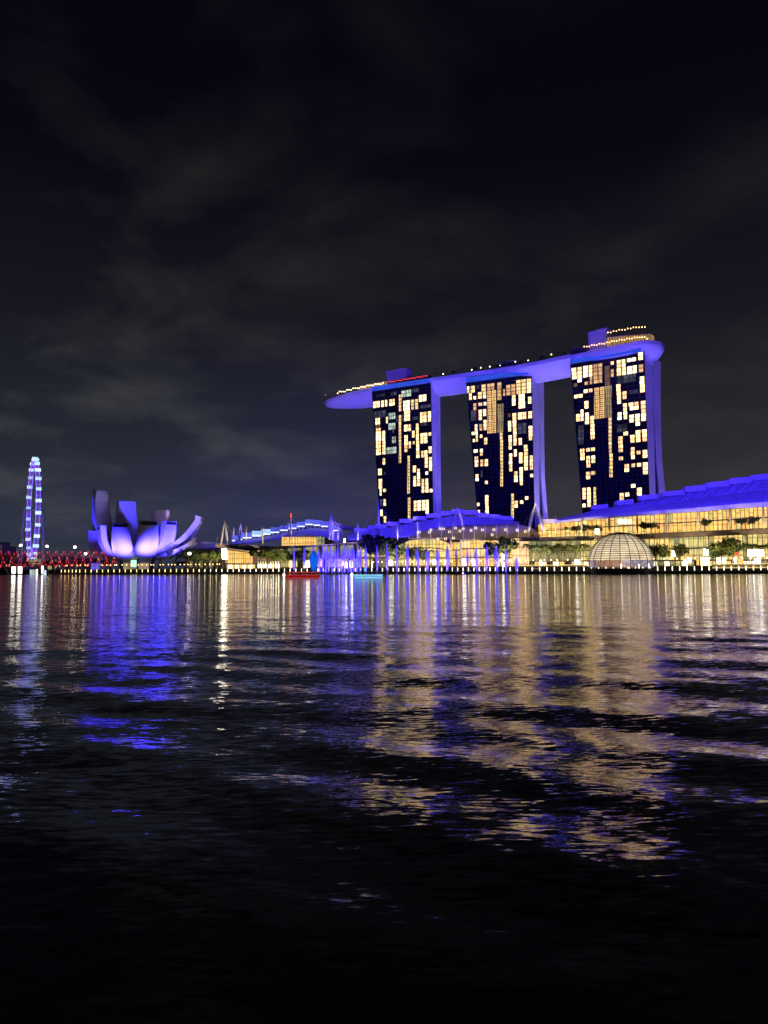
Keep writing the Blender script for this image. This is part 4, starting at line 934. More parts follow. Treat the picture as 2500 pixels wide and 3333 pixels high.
# ------------------------------------------------------------------ helix footbridge
def helix():
    t = thing('helix_bridge', 'double helix footbridge outlined by red lights, running towards the lotus museum', 'bridge', (GX(150, 578), 578, Z_LOW))
    A, B = P(-170, 1815, 560), P(385, 1812, 586); A.z = B.z = 11.5; d = (B - A); L = d.length; d.normalize(); sd = Vector((-d.y, d.x, 0)); Z = Vector((0, 0, 1))
    g1 = glow('helix_red', (.50, .02, .045), .42, streak=.6, world_scale=(.3, .3, .3)); g2 = glow('helix_node', (1.0, .05, .09), 1.5, var=.6); g3 = glow('helix_node_warm', (1.0, .42, .25), 2.0, var=.5); m_st = surf('bridge_steel', (.25, .14, .14), .5)
    for rr, pitch, mat, nm in ((5.2, 11.0, g1, 'outer_helix'), (4.4, -9.0, m_st, 'inner_helix')):
        for ph in (0, math.pi):
            n = 12; segs = 12
            for sgi in range(segs):
                pts = []
                for k in range(n + 1):
                    s = L * (sgi + k / n) / segs; th = 2 * math.pi * s / pitch + ph; pts.append(A + d * s + sd * math.cos(th) * rr + Z * math.sin(th) * rr)
                MB().tube(pts, .22, 5).build(nm, mat, t)
    for k in range(12):
        a, b = A + d * (L * k / 12), A + d * (L * (k + .98) / 12); w = sd * 3.2; z = Z * -2.6; MB().hexa([a - w + z, b - w + z, b + w + z, a + w + z], [a - w + z + Z * .5, b - w + z + Z * .5, b + w + z + Z * .5, a + w + z + Z * .5]).build('deck', m_dark, t)
    rd = random.Random(5)
    for k in range(230):
        s = L * (k + .5) / 230; th = 2 * math.pi * s / 11.0 + (k % 2) * math.pi; q = A + d * s - sd * abs(math.cos(th)) * 5.3 + Z * math.sin(th) * 5.3
        MB().lathe([(.10, -.8), (.15, 0), (.10, .8)], 5, q).build('light_node', g3 if rd.random() < .14 else g2, t)
    for u in (.12, .36, .6, .84):
        c = A + d * L * u
        for sx in (-1, 1): MB().tube([(c.x, c.y, -2), c + d * sx * 5 - Z * 4.5], [1.0, .5], 7).build('pier', m_conc, t)
    return t
helix()

# ------------------------------------------------------------------ street lamps on the road bridge, far buildings
m_lampW = glow('street_lamp_head', (1.0, .95, .72), 16.0)
def street_lamp(px, y, Y, label, h0=None):
    a = P(px, y, Y); t = thing('street_lamp', label, 'street lamp', (a.x, a.y, Z_UP)); MB().tube([(a.x, a.y, Z_UP), (a.x, a.y, a.z)], [.3, .16], 6).build('pole', m_conc, t)
    MB().tube([(a.x, a.y, a.z - .3), (a.x + 1.0, a.y - .8, a.z + .2)], .12, 5).build('arm', m_conc, t)
    MB().box((a.x + 1.1, a.y - .9, a.z + .3), (1.6, 1.2, 1.5)).build('lamp_head', m_lampW, t)
street_lamp(65, 1776, 720, 'tall street lamp just left of the observation wheel'); street_lamp(151, 1779, 715, 'tall street lamp just right of the observation wheel'); street_lamp(241, 1782, 700, 'tall street lamp alone between the wheel and the lotus museum')
street_lamp(276, 1804, 650, 'lower street lamp near the left edge of the lotus museum'); street_lamp(613, 1803, 560, 'street lamp under the right tip of the lotus museum')
m_far = surf('far_facade', (.30, .26, .24), .8); g_farw = glow('far_window', (.8, .7, .5), .12, var=.6)
def far_building(px0, px1, y, Y, label, seed):
    rd = random.Random(seed); x0, x1 = GX(px0, Y), GX(px1, Y); z = P(px0, y, Y).z; t = thing('far_building', label, 'building', ((x0 + x1) / 2, Y, Z_UP))
    MB().box(((x0 + x1) / 2, Y + 15, (z + Z_UP) / 2), (x1 - x0, 30, z - Z_UP)).build('wall', m_far, t); MB().box(((x0 + x1) / 2, Y + 15, z + 1), (x1 - x0 + 2, 31, 2)).build('roof', m_dark, t)
    nx, nz = max(2, int((x1 - x0) / 7)), max(2, int((z - Z_UP) / 8))
    for i in range(nx):
        for j in range(nz):
            if rd.random() < .6: MB().box((x0 + (x1 - x0) * (i + .5) / nx, Y - .1, Z_UP + (z - Z_UP) * (j + .5) / nz), (3.4, .3, 2.6)).build('window', g_farw, t)
far_building(-40, 6, 1768, 1500, 'dim far tower block at the left edge', 1); far_building(19, 29, 1781, 1550, 'slender dim far block left of the wheel', 2); far_building(40, 60, 1806, 1400, 'low dim far building behind the red bridge', 3); far_building(160, 215, 1815, 1300, 'wide low far building right of the wheel', 4); far_building(225, 290, 1822, 1200, 'long low far building left of the lotus museum', 6)
far_building(-160, -60, 1800, 1400, 'far block beyond the red bridge end', 5)
def kiosk(px0, px1, y0, y1, Y, mat, label):
    z0 = P(px0, y1, Y).z; t = thing('lit_kiosk', label, 'kiosk', (GX((px0 + px1) / 2, Y), Y, max(z0, 0))); panel_at(t, 'lit_face', px0, y0, px1, y1, Y, mat, 1.2)
    a, b = P(px0 - 1, y0, Y), P(px1 + 1, y0, Y); MB().hexa([a, b, b + BACK * 2.2, a + BACK * 2.2], [p + Vector((0, 0, .4)) for p in (a, b, b + BACK * 2.2, a + BACK * 2.2)]).build('roof', m_dark, t)
    for p in (a, b): MB().tube([p + Vector((0, .9, 0)), (p.x, p.y + .9, -.5)], .3, 5).build('post', m_dark, t)
g_kw = glow('kiosk_white', (1.0, .95, .8), 4.0)
kiosk(38, 49, 1845, 1866, 560, g_kw, 'white glowing kiosk under the bridge, first from the left edge'); kiosk(59, 70, 1844, 1866, 560, g_kw, 'white glowing kiosk under the bridge, left of the wheel foot')
kiosk(97, 111, 1854, 1871, 545, glow('kiosk_pale', (.6, .75, .72), .8, streak=.4), 'pale green lit kiosk below the observation wheel'); kiosk(117, 121, 1853, 1873, 545, g_hot, 'narrow warm kiosk below the observation wheel'); kiosk(135, 140, 1842, 1866, 550, g_kw, 'thin bright kiosk right below the wheel'); kiosk(140, 149, 1856, 1872, 545, glow('kiosk_blue', (.55, .68, .9), 1.1, streak=.4), 'pale blue lit kiosk right of the wheel foot')
kiosk(156, 167, 1842, 1864, 620, sh_olive, 'dull yellow kiosk between wheel and lotus museum'); kiosk(178, 184, 1842, 1866, 620, sh_olive, 'narrow dull yellow kiosk between wheel and museum'); kiosk(296, 323, 1834, 1856, 560, glow('kiosk_violet', (.25, .18, 1.0), .6, streak=.6), 'violet lit kiosk at the left foot of the lotus museum')

# ------------------------------------------------------------------ glass dome pavilion on the water
def dome():
    Yc = 352; c = Vector((GX(2021, Yc), Yc, 4.6)); R = 14.2; t = thing('glass_dome', 'round glass dome pavilion with ring louvres floating off the promenade', 'pavilion', (c.x, c.y, 0))
    gd = glow('dome_glass', (1.0, .80, .50), 1.0, var=.10, streak=.3, color2=(.92, .72, .48), world_scale=(.25, .25, .2)); gl = glow('dome_lower_glass', (1.0, .55, .32), .5, var=.5, streak=.6, color2=(.55, .45, .55), world_scale=(1.1, 1.1, .6)); gt = glow('dome_top_glass', (1.0, .86, .6), 1.0, var=.1)
    NA = 20; lats = [-.12, .13, .30, .47, .63, .80, .98, 1.2]
    def sp(a, l, r=R): return c + Vector((math.cos(a) * math.cos(l), math.sin(a) * math.cos(l), math.sin(l))) * r
    for i in range(NA):
        for j in range(len(lats) - 1):
            a0, a1 = 2 * math.pi * (i + .03) / NA, 2 * math.pi * (i + .97) / NA; l0, l1 = lats[j] + .008, lats[j + 1] - .008
            q = [sp(a0, l0), sp(a1, l0), sp(a1, l1), sp(a0, l1)]; w = [sp(a0, l0, R - .2), sp(a1, l0, R - .2), sp(a1, l1, R - .2), sp(a0, l1, R - .2)]
            MB().hexa(w, q).build('glass_panel', gl if j == 0 else (gt if j == 5 and i in (13, 14, 16) else gd), t)
        MB().tube([sp(2 * math.pi * i / NA, l, R + .12) for l in (-.14, .1, .35, .6, .85, 1.1, 1.25)], .17, 5).build('rib', m_dark, t)
    m_lou = surf('louvre_metal', (.22, .20, .19), .5)
    for k in range(15):
        l = .17 + 1.02 * k / 14; w = .75; n = 36
        vs = []
        for i in range(n):
            a = 2 * math.pi * i / n
            for r, dz in ((R + .02, 0), (R + w, 0), (R + w, .28), (R + .02, .28)): q = sp(a, l, r if r < R + .1 else R); e = Vector((math.cos(a), math.sin(a), 0)) * (w if r > R + .1 else 0); vs.append(q + e + Vector((0, 0, dz)))
        fs = [(4 * i + j, 4 * ((i + 1) % n) + j, 4 * ((i + 1) % n) + (j + 1) % 4, 4 * i + (j + 1) % 4) for i in range(n) for j in range(4)]
        MB().add(vs, fs).build('ring_louvre', m_lou, t)
    MB().lathe([(R * math.cos(1.2) + .3, 0), (R * math.cos(1.2), .7), (.5, 1.3)], 20, (c.x, c.y, c.z + R * math.sin(1.2))).build('cap', m_lou, t)
    MB().lathe([(12.6, -.6), (13.2, 0), (13.4, 2.2), (13.6, 2.55), (12.5, 2.6)], 36, (c.x, c.y, 0)).build('floating_base', surf('black_base', (.008, .008, .009), .5), t)
    panel_at(t, 'red_banner', 2069, 1801, 2074, 1826, Yc - 11.5, g_redsign)
    for px in (2022, 2048, 2080, 2112): 
        q = P(px, 1845, Yc - 13.4); MB().lathe([(.16, 2.6), (.26, 3.6), (.26, 4.2), (.1, 4.6)], 6, (q.x, q.y, 0)).build('edge_lamp', g_kw, t)
    return t
dome()

# ------------------------------------------------------------------ lamps along the quay
g_quay = glow('quay_lamp_tube', (1.0, .90, .62), 4.6); g_quayy = glow('quay_lamp_tube_amber', (1.0, .72, .25), 4.6)
def tube_lamp(glass, h=1.15, r=.2):
    t = thing('bollard_lamp', 'x', 'lamp'); MB().tube([(0, 0, 0), (0, 0, .5)], .12, 6).build('post', m_dark, t); MB().lathe([(r, .5), (r, .5 + h), (r * .5, .62 + h)], 8).build('glow_tube', glass, t); MB().lathe([(r * 1.2, .64 + h), (r * .4, .75 + h)], 6).build('cap', m_dark, t); return Proto(t)
qa, qw = tube_lamp(g_quayy, 1.9, .16), tube_lamp(g_quay, 1.7, .15)
px = 200
while px < 2600:
    Y = shoreY(px) + .9
    lab, grp, pr = ((nth('amber bollard lamp on the quay', px), 'bollard lamps before the lotus museum', qa) if px < 640 else (nth('white bollard lamp on the quay', px), 'bollard lamps before the middle halls', qw) if px < 1660 else (nth('white bollard lamp on the quay', px), 'bollard lamps below the long hall', qw))
    pr.place((GX(px, Y), Y, Z_LOW), lab, grp); px += 12 if px < 250 else (18.5 if px < 1000 else (17.5 if px < 1600 else 24))
pl = lamp_proto('promenade_lamp', g_warm, 3.2, .26, 'lamp')
rd = random.Random(9)
for i in range(34):
    px = 1690 + i * 26 + rd.uniform(-6, 6); Y = shoreY(px) + 9 + rd.uniform(-2, 4)
    if 1925 < px < 2120: continue
    pl.place((GX(px, Y), Y, Z_UP), nth('warm promenade lamp', px), 'promenade lamps before the long hall')
for i in range(26):
    px = 1190 + i * 19 + rd.uniform(-6, 6); Y = shoreY(px) + 10 + rd.uniform(-2, 6); pl.place((GX(px, Y), Y, Z_UP), nth('warm promenade lamp', px), 'promenade lamps before the domed hall')
pa = lamp_proto('promenade_lamp', glow('lamp_globe_amber', (1.0, .62, .16), 5.0), 2.9, .34, 'lamp')
for i in range(40):
    px = 196 + i * 13.4 + rd.uniform(-5, 5); Y = shoreY(px) + 14 + rd.uniform(0, 10); pa.place((GX(px, Y), Y, Z_UP), nth('amber promenade lamp', px), 'amber promenade lamps by the lotus museum')
# balustrades: the amber light on the panels is put in as glow
m_bal = glow('balustrade_baked_glow', (.75, .46, .14), .32, var=.15, streak=.4); g_line = glow('balustrade_line', (1.0, .72, .32), 1.3)
def balustrade(px0, px1, label):
    n = int((px1 - px0) / 24); t = thing('balustrade', label, 'balustrade', (GX((px0 + px1) / 2, shoreY(px0) + 3.6), shoreY(px0) + 3.6, Z_LOW)); Yf = lambda p: shoreY(p) + 3.9
    for i in range(n):
        a, b = px0 + (px1 - px0) * i / n, px0 + (px1 - px0) * (i + 1) / n; A, B = P(a + .6, 1848, Yf(a)), P(b - .6, 1848, Yf(b)); A.z = B.z = 0; z = lambda p, h: Vector((p.x, p.y, h))
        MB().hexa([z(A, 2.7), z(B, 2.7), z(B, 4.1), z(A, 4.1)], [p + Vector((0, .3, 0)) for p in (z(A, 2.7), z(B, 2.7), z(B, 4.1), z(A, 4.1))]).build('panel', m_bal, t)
        for h in (2.55, 4.35): MB().tube([z(A, h) - Vector((0, .15, 0)), z(B, h) - Vector((0, .15, 0))], .14, 5).build('light_line', g_line, t)
        MB().tube([z(A, 1.0), z(A, 4.5)], .12, 5).build('post', m_dark, t)
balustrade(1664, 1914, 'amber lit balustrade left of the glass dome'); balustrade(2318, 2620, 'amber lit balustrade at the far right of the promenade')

# ------------------------------------------------------------------ trees
def tree(px, yt, dY, proto, label, group=None, jit=0):
    Y = BY(px) + dY if px > 600 else dY; z = P(px, yt, Y).z; h = z - Z_UP; s = h / proto[1]
    proto[0].place((GX(px, Y), Y, Z_UP), label, group, scale=(s, s, s), rz=px * 1.7 % 6.28)
b0, b1, b2 = (BT[0], 11.5), (BT[1], 9.8), (BT[2], 10.4); p0, p1, p2 = (PT[0], 13.2), (PT[1], 14.6), (PT[2], 11.7)
tree(1612, 1768, -14, b0, 'dark round tree at the right part of the domed hall'); tree(1645, 1757, -12, b2, 'taller dark tree touching the round lit bay of the domed hall')
tree(2135, 1776, -14, b1, 'dark broad tree just right of the glass dome'); tree(2160, 1782, -14, b2, 'smaller dark tree second to the right of the glass dome'); tree(2215, 1776, -14, b2, 'narrow dark tree between two white shop signs')
tree(2350, 1768, -15, b1, 'widest dark tree, before the red sign'); tree(2388, 1756, -14, b0, 'tall dark tree leaning over the red sign'); tree(2332, 1788, -15, b2, 'low dark tree at the left foot of the widest tree')
for i, px in enumerate([1716, 1731, 1748, 1762, 1778, 1793, 1808, 1822, 1838, 1853, 1868, 1884, 1899, 1912]): tree(px, 1765 + (i * 7) % 12, -13 - i % 3, (p0, p1, p2)[i % 3], ordinal(i) + ' palm from the left in the row left of the glass dome', 'palms left of the dome')
for i, px in enumerate([2430, 2447, 2462, 2478, 2494, 2512]): tree(px, 1764 + (i * 5) % 8, -14, (p0, p1)[i % 2], ordinal(i) + ' palm from the left over the four bright signs at far right', 'palms at the far right')
for i, px in enumerate([1205, 1222, 1239, 1256]): tree(px, 1748 + (i * 9) % 14, -12, (b2, b0)[i % 2], ordinal(i) + ' dark tree from the left in the clump before the domed hall', 'tree clump before the domed hall')
for i, px in enumerate([1290, 1316, 1341, 1385, 1404]): tree(px, 1782 + (i * 9) % 16, -10, (b2, p0, b1)[i % 3], ordinal(i) + ' sparse tree from the left before the arched glass', 'sparse trees before the arched glass')
for i, px in enumerate([872, 893, 915, 936, 962, 985]): tree(px, 1790 + (i * 9) % 14, -12, (b1, b2, b0)[i % 3], ordinal(i) + ' dim tree from the left behind the red boat', 'dim trees before the theatre hall')
for i, px in enumerate([606, 622, 639, 655, 672, 690, 706]): tree(px, 1790 + (i * 7) % 12, -8, (b1, b2, b0)[i % 3], ordinal(i) + ' grey green tree from the left between lotus museum and screen', 'grove between museum and pavilion')
for i, px in enumerate([8, 40, 84, 160, 188, 214, 262, 345, 590]): tree(px, 1832 - (i * 5) % 9, 690 if px < 250 else 640, (b1, b0)[i % 2], ordinal(i) + ' dark tree from the left on the far bank by the bridge', 'trees behind the red bridge')
for i, px in enumerate([1880, 1905, 1940, 2100, 2125, 2300, 2420, 2455]):   # potted trees on the upper terrace
    Y = BY(px) + 1.5; zt = interp([(1700, 1751), (1930, 1745), (2150, 1737), (2500, 1720)], px); z0 = P(px, zt, Y).z; pr = (BT[1], BT[2])[i % 2]; s = .62
    pr.place((GX(px, Y), Y, z0), ordinal(i) + ' small tree from the left on the long hall upper terrace', 'small terrace trees', scale=(s, s, s * .9))

for i in range(26):
    px = 1405 + i * 18.5 + (i * 7) % 6; c, n, w, k, d = park_f(px); q = c - n * (w - 4 - i % 3); s = .42 + .06 * (i % 3)
    (PT[i % 3] if i % 4 else BT[2]).place((GX(px, q.y), q.y, ZT - .6), ordinal(i) + ' small tree from the left along the planted middle of the roof park', 'small trees on the roof park', scale=(s * 1.2, s * 1.2, s))
# ------------------------------------------------------------------ blue lit fountain jets
def jet_mat():
    m = newmat('fountain_spray'); N, L = m.node_tree.nodes, m.node_tree.links; o = N.new('ShaderNodeOutputMaterial'); d = N.new('ShaderNodeBsdfDiffuse'); tl = N.new('ShaderNodeBsdfTranslucent'); tr = N.new('ShaderNodeBsdfTransparent')
    d.inputs[0].default_value = (.9, .9, .9, 1); tl.inputs[0].default_value = (.9, .9, .9, 1); mx = N.new('ShaderNodeMixShader'); L.new(d.outputs[0], mx.inputs[1]); L.new(tl.outputs[0], mx.inputs[2]); mx.inputs[0].default_value = .4
    g = N.new('ShaderNodeNewGeometry'); mp = N.new('ShaderNodeMapping'); L.new(g.outputs['Position'], mp.inputs[0]); mp.inputs['Scale'].default_value = (3.5, 3.5, .35); n = N.new('ShaderNodeTexNoise'); L.new(mp.outputs[0], n.inputs[0]); n.inputs['Detail'].default_value = 3; n.inputs['Scale'].default_value = 1
    r = N.new('ShaderNodeMapRange'); L.new(n.outputs[0], r.inputs[0]); r.inputs[1].default_value = .42; r.inputs[2].default_value = .6; r.inputs[3].default_value = .4; r.inputs[4].default_value = 1
    m2 = N.new('ShaderNodeMixShader'); L.new(r.outputs[0], m2.inputs[0]); L.new(tr.outputs[0], m2.inputs[1]); L.new(mx.outputs[0], m2.inputs[2]); L.new(m2.outputs[0], o.inputs[0]); return m
m_jet = jet_mat()
def jet_proto():
    rd = random.Random(3); prof = [(1.1, 0), (.7, .8), (.5, 3), (.6, 5), (.85, 7.5), (.95, 9.5), (.8, 11.5), (.5, 13.6), (.2, 15.4), (.03, 16.3)]; n = 9; vs = []
    for r, z in prof:
        for k in range(n): a = 2 * math.pi * k / n; q = r * rd.uniform(.75, 1.25); vs.append((q * math.cos(a), q * math.sin(a), z))
    fs = [(i * n + k, i * n + (k + 1) % n, (i + 1) * n + (k + 1) % n, (i + 1) * n + k) for i in range(len(prof) - 1) for k in range(n)]
    o = MB().add(vs, fs).build('fountain_jet', m_jet, smooth=True); o['category'] = 'fountain jet'; return Proto(o)
JP = jet_proto()
jets = []; jr = random.Random(21)
def jet(px, ytop, label, group=None, s=1.0):
    Y = shoreY(px) - 14; z = P(px, ytop, Y).z; k = z / 16.3; w = s * jr.uniform(.65, 1.15); o = JP.place((GX(px, Y), Y, -.1), label, group, scale=(w, w, k)); o.rotation_euler = (jr.uniform(-.03, .03), jr.uniform(-.035, .035), jr.uniform(0, 6)); jets.append((GX(px, Y), Y, z))
jet(957, 1772, 'blue fountain jet rising behind the left end of the red boat'); jet(991, 1776, 'blue fountain jet rising behind the middle of the red boat'); jet(1019, 1772, 'blue fountain jet just behind the azure lantern')
for i in range(14): jet(1040 + i * 10.2, (1784, 1768, 1772, 1790, 1770, 1776, 1768, 1788, 1770, 1766, 1774, 1766, 1768, 1780)[i], ordinal(i) + ' blue jet from the left in the dense cluster between two boats', 'dense fountain cluster between the boats', s=.9)
for i, px in enumerate([1191, 1227, 1260, 1291, 1325, 1362, 1392, 1424, 1456, 1487, 1520, 1551, 1585, 1618, 1648, 1681]): jet(px, 1768 + (0, 2, 1, 3, 0, 12, 14, 10, 4, 10, 18, 12, 2, 1, 14, 44)[i], '%s blue fountain jet in the evenly spaced row right of the cyan boat' % Wd[i])

# ------------------------------------------------------------------ boats
def hull_mesh(L, B, z0, z1, n=10):
    vs = []; fs = []
    for i in range(n + 1):
        u = i / n; x = -L / 2 + L * u; k = max(.05, 1 - abs(2 * u - 1) ** 3.2); sh = .35 * abs(2 * u - 1) ** 2
        for y, z in ((-B / 2 * k, z1 + sh), (-B / 2 * k * .8, z0 + .3), (0, z0), (B / 2 * k * .8, z0 + .3), (B / 2 * k, z1 + sh)): vs.append((x, y, z))
    for i in range(n):
        for j in range(4): fs.append((i * 5 + j, i * 5 + j + 1, i * 5 + j + 6, i * 5 + j + 5))
        fs.append((i * 5 + 4, i * 5, i * 5 + 5, i * 5 + 9))
    fs += [(4, 3, 2, 1, 0), tuple(n * 5 + j for j in range(5))]
    return MB().add(vs, fs)
def boat(px0, px1, Y, label, hullm, stripm, roofm, strips, bow_lamp=True):
    x0, x1 = GX(px0, Y), GX(px1, Y); L = x1 - x0; c = Vector(((x0 + x1) / 2, Y, 0)); t = thing('river_boat', label, 'boat', c)
    def put(mb, name, mat): mb.v = [tuple(Vector(v) + c) for v in mb.v]; return mb.build(name, mat, t)
    put(hull_mesh(L, 3.2, -.3, .85), 'hull', hullm); put(MB().box((0, 0, 2.1), (L * .86, 2.9, .16)), 'roof', roofm)
    for k in range(7):
        for s in (-1, 1): put(MB().tube([(-L * .40 + L * .8 * k / 6, s * 1.3, .7), (-L * .40 + L * .8 * k / 6, s * 1.3, 2.1)], .05, 5), 'post', m_white)
    put(MB().box((0, 0, .95), (L * .7, 1.0, .4)), 'bench', m_dark)
    for z in strips: put(MB().tube([(-L * .47, -1.66, z), (-L * .25, -1.72, z), (L * .25, -1.72, z), (L * .47, -1.66, z)], .06, 5), 'light_strip', stripm)
    if bow_lamp:
        put(MB().tube([(-L / 2 + .2, 0, .8), (-L / 2 - .5, -.3, 1.2)], .06, 5), 'bracket', m_dark); put(MB().lathe([(.15, .3), (.32, .6), (.32, 1.4), (.12, 1.75)], 8, (-L / 2 - .7, -.3, 0)), 'bow_lamp', glow('bow_lamp', (1, .97, .9), 9.0))
    return t, c, L
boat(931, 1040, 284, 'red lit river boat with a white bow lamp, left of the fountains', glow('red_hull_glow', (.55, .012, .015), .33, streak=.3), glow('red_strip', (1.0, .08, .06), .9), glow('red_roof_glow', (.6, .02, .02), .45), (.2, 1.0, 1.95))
g_cy = glow('cyan_strip', (.30, .75, 1.0), 1.6)
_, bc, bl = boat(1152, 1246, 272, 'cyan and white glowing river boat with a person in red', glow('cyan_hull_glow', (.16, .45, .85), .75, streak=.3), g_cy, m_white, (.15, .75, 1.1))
tb = boat(1452, 1578, 392, 'long unlit dark boat moored before the domed hall', surf('dark_hull', (.015, .012, .014), .5), surf('dark_rail', (.12, .02, .03), .5), surf('dark_roof', (.03, .02, .025), .6), (.9,), bow_lamp=False)
def lantern():
    Y = 284.6; b = P(1022, 1861, Y); h = P(1022, 1794, Y).z - 2.18; t = thing('azure_lantern', 'tall egg shaped azure glowing lantern on the right end of the red boat', 'lantern', (b.x, Y, 2.18))
    n = 12; vs = []
    prof = [(.5, 0), (.95, .08), (1.1, .2), (1.45, .4), (1.55, .6), (1.4, .78), (.95, .92), (.3, 1.0)]
    for i in range(12):
        a0, a1 = 2 * math.pi * (i + .06) / 12, 2 * math.pi * (i + .94) / 12; vs = []
        for r, z in prof: vs += [(b.x + r * math.cos(a0), Y + r * math.sin(a0), 2.2 + z * h), (b.x + r * math.cos(a1), Y + r * math.sin(a1), 2.2 + z * h)]
        MB().add(vs, [(2 * k, 2 * k + 1, 2 * k + 3, 2 * k + 2) for k in range(len(prof) - 1)]).build('silk_panel', glow('azure_silk', (.008, .13, .90), 1.1, streak=.5, var=.25, world_scale=(.8, .8, .3)), t)
    for i in range(12):
        a = 2 * math.pi * i / 12; MB().tube([(b.x + (r + .03) * math.cos(a), Y + (r + .03) * math.sin(a), 2.2 + z * h) for r, z in prof], .05, 4).build('rib', m_dark, t)
lantern()
def person(loc, mat, label):
    J = [((0, 0, .92), .15), ((0, 0, 1.2), .16), ((0, 0, 1.42), .13), ((0, 0, 1.52), .06), ((0, 0, 1.66), .11), ((-.1, 0, .88), .11), ((-.12, .02, .47), .075), ((-.13, 0, .06), .05), ((.1, 0, .88), .11), ((.12, .02, .47), .075), ((.13, 0, .06), .05),
         ((-.21, 0, 1.4), .06), ((-.28, .02, 1.12), .045), ((-.26, -.1, .88), .035), ((.21, 0, 1.4), .06), ((.28, .02, 1.12), .045), ((.26, -.1, .88), .035), ((-.13, -.12, .03), .04), ((.13, -.12, .03), .04)]
    E = [(0, 1), (1, 2), (2, 3), (3, 4), (0, 5), (5, 6), (6, 7), (0, 8), (8, 9), (9, 10), (2, 11), (11, 12), (12, 13), (2, 14), (14, 15), (15, 16), (7, 17), (10, 18)]
    me = bpy.data.meshes.new('person'); me.from_pydata([j[0] for j in J], E, []); me.materials.append(mat); o = bpy.data.objects.new('person', me); COL.objects.link(o); o.location = loc
    o.modifiers.new('s', 'SKIN')
    for i, (_, r) in enumerate(J): me.skin_vertices[0].data[i].radius = (r, r)
    me.skin_vertices[0].data[0].use_root = True; o.modifiers.new('u', 'SUBSURF').levels = 1; tag(o, label, 'person'); return o
person((GX(1177, 272), 272, 2.18), surf('red_clothes', (.7, .03, .03), .7), 'person in red clothes standing on the roof of the cyan boat')
def pole():
    t = thing('signal_pole', 'thin teal lit pole on the roof of the cyan boat', 'pole', (GX(1187, 272), 272, 2.18)); x = GX(1187, 272); MB().tube([(x, 272, 2.18), (x, 272, 3.9)], .07, 5).build('pole', m_white, t); MB().lathe([(.12, 2.3), (.26, 2.8), (.12, 3.7)], 6, (x, 272, 0)).build('teal_light', glow('teal', (.05, .7, .9), 1.0), t)
pole()

# ------------------------------------------------------------------ floodlights, plus a few added fill lamps
for i, (t, tl, tr, n, ud, c) in enumerate(T):
    g = tr + ud * 42 + n * 14
    spot((g.x, g.y, 62), (tr + n * 14) - Vector((0, 0, tr.z - 105)), (VIOLET, VIOLET, (.22, .16, .75))[i], POW['tower'] * (1.25, 1.25, 1.0)[i], 130, .2, .6, 'Constant')
    spot((g.x, g.y, 20), (tr + n * 30) - Vector((0, 0, tr.z - 40)), BLUE, POW['tower'] * (.5, .8, .12)[i], 90, .5, .6, 'Constant')
for px in (1062, 1150, 1290, 1460, 1630, 1800, 1970, 2120):
    c, n, w, k, d = park_f(px); q = c - n * 120; q.z = 45; spot(q, c - n * 6 + Vector((0, 0, 188)), (.20, .145, 1.0), POW['park'] * 1.3, 34, .7, .5, 'Constant')
q = park_f(2140)[0] + T[2][4] * 70; q.z = 60; spot(q, park_f(2140)[0] + Vector((0, 0, 190)), (.12, .07, 1.0), POW['park'] * .5, 40, .6, .5, 'Constant')
for px in range(1835, 2700, 95):
    Y = BY(px) - 16; b = P(px, 1660, BY(px)); spot((GX(px, Y), Y, b.z + 13), (GX(px, Y + 40) + 3, Y + 40, b.z + 14), BLUE, POW['roof'], 115, .35, .35, 'Linear')
for px in range(1170, 1700, 85):
    Y = BY(px) - 8; b = P(px, interp([(1130, 1735), (1500, 1690), (1700, 1710)], px), BY(px)); spot((GX(px, Y), Y, b.z + 6), (GX(px, Y + 34), Y + 34, b.z + 3), BLUE, POW['roof'] * 1.0, 110, .4, .35, 'Linear')
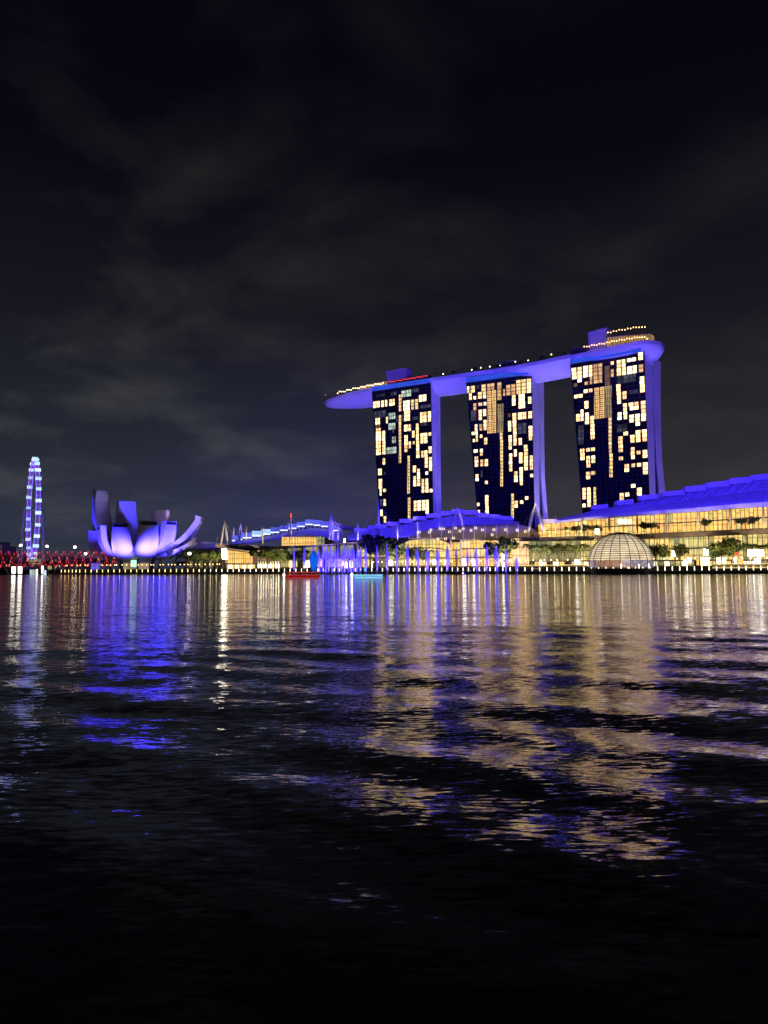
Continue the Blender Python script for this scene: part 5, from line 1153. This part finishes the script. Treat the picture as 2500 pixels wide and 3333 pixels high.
for px in range(775, 1120, 85):
    Y = BY(px) - 4; b = P(px, interp([(754, 1760), (1010, 1725), (1110, 1740)], px), BY(px)); spot((GX(px, Y), Y, b.z + 7), (GX(px, Y + 34), Y + 34, b.z + 2), (.06, .035, 1.0), POW['roof'] * .75, 100, .4, .35, 'Linear')
for px, tx, ty in ((330, 335, 1765), (398, 400, 1760), (478, 483, 1756), (548, 552, 1760)):
    Y = 552; spot((GX(px, Y), Y, 4.0), P(tx, ty + 4, 571), (.042, .03, 1.0), POW['lotus'] * 3.0, 56, 1.0, .5)
for px, tx, ty, Yt, e in ((300, 318, 1812, 580, .10), (600, 590, 1805, 585, .35), (440, 440, 1822, 575, .6), (660, 636, 1758, 580, .35)):
    spot((GX(px, 548), 548, 3.0), P(tx, ty, Yt), (.085, .05, 1.0), POW['lotus'] * e * 2.2, 44, 1.0, .5)
for i in range(0, len(jets), 2):
    x, y, z = jets[i]; x2 = jets[min(i + 1, len(jets) - 1)][0]; xm = (x + x2) / 2 if abs(x2 - x) < 9 else x
    spot((xm, y - 7, .5), (xm, y + .5, 8), (.03, .012, 1.0), 38000 if abs(x2 - x) < 4 else 66000, 80, .3, .15)
for px in (680, 790, 900, 1030, 1160, 1290, 1410, 1530, 1650, 1760, 1880, 2000, 2110, 2220, 2330, 2440, 2550):   # warm promenade floods on masts, canopy, ledges and trees
    Y = shoreY(px) + 6; spot((GX(px, Y), Y, 6.5), (GX(px, Y + 60), Y + 60, 19), WARM, 80000 if px < 1990 else 38000, 64, .5, .3)
for px in (1375, 1450, 1530, 1610, 1690, 1745):   # added warm fill lamps over the canopy edge
    Y = BY(px) - 9; spot((GX(px, Y), Y, 44), (GX(px, Y + 8), Y + 8, 26), WARM, 7500, 66, .9, .3)
spot((GX(430, 540), 540, 5), P(430, 1640, 615), (1.0, .74, .70), .5, 60, .6, .4, 'Constant')  # added warm fill on the rear petals, standing in for city ambient
for px in (78, 140): spot((GX(px, 1080), 1080, 5), (GX(px, 1147), 1147, 50), (.8, .75, 1.0), 2.5, 70, .5, .4, 'Constant')
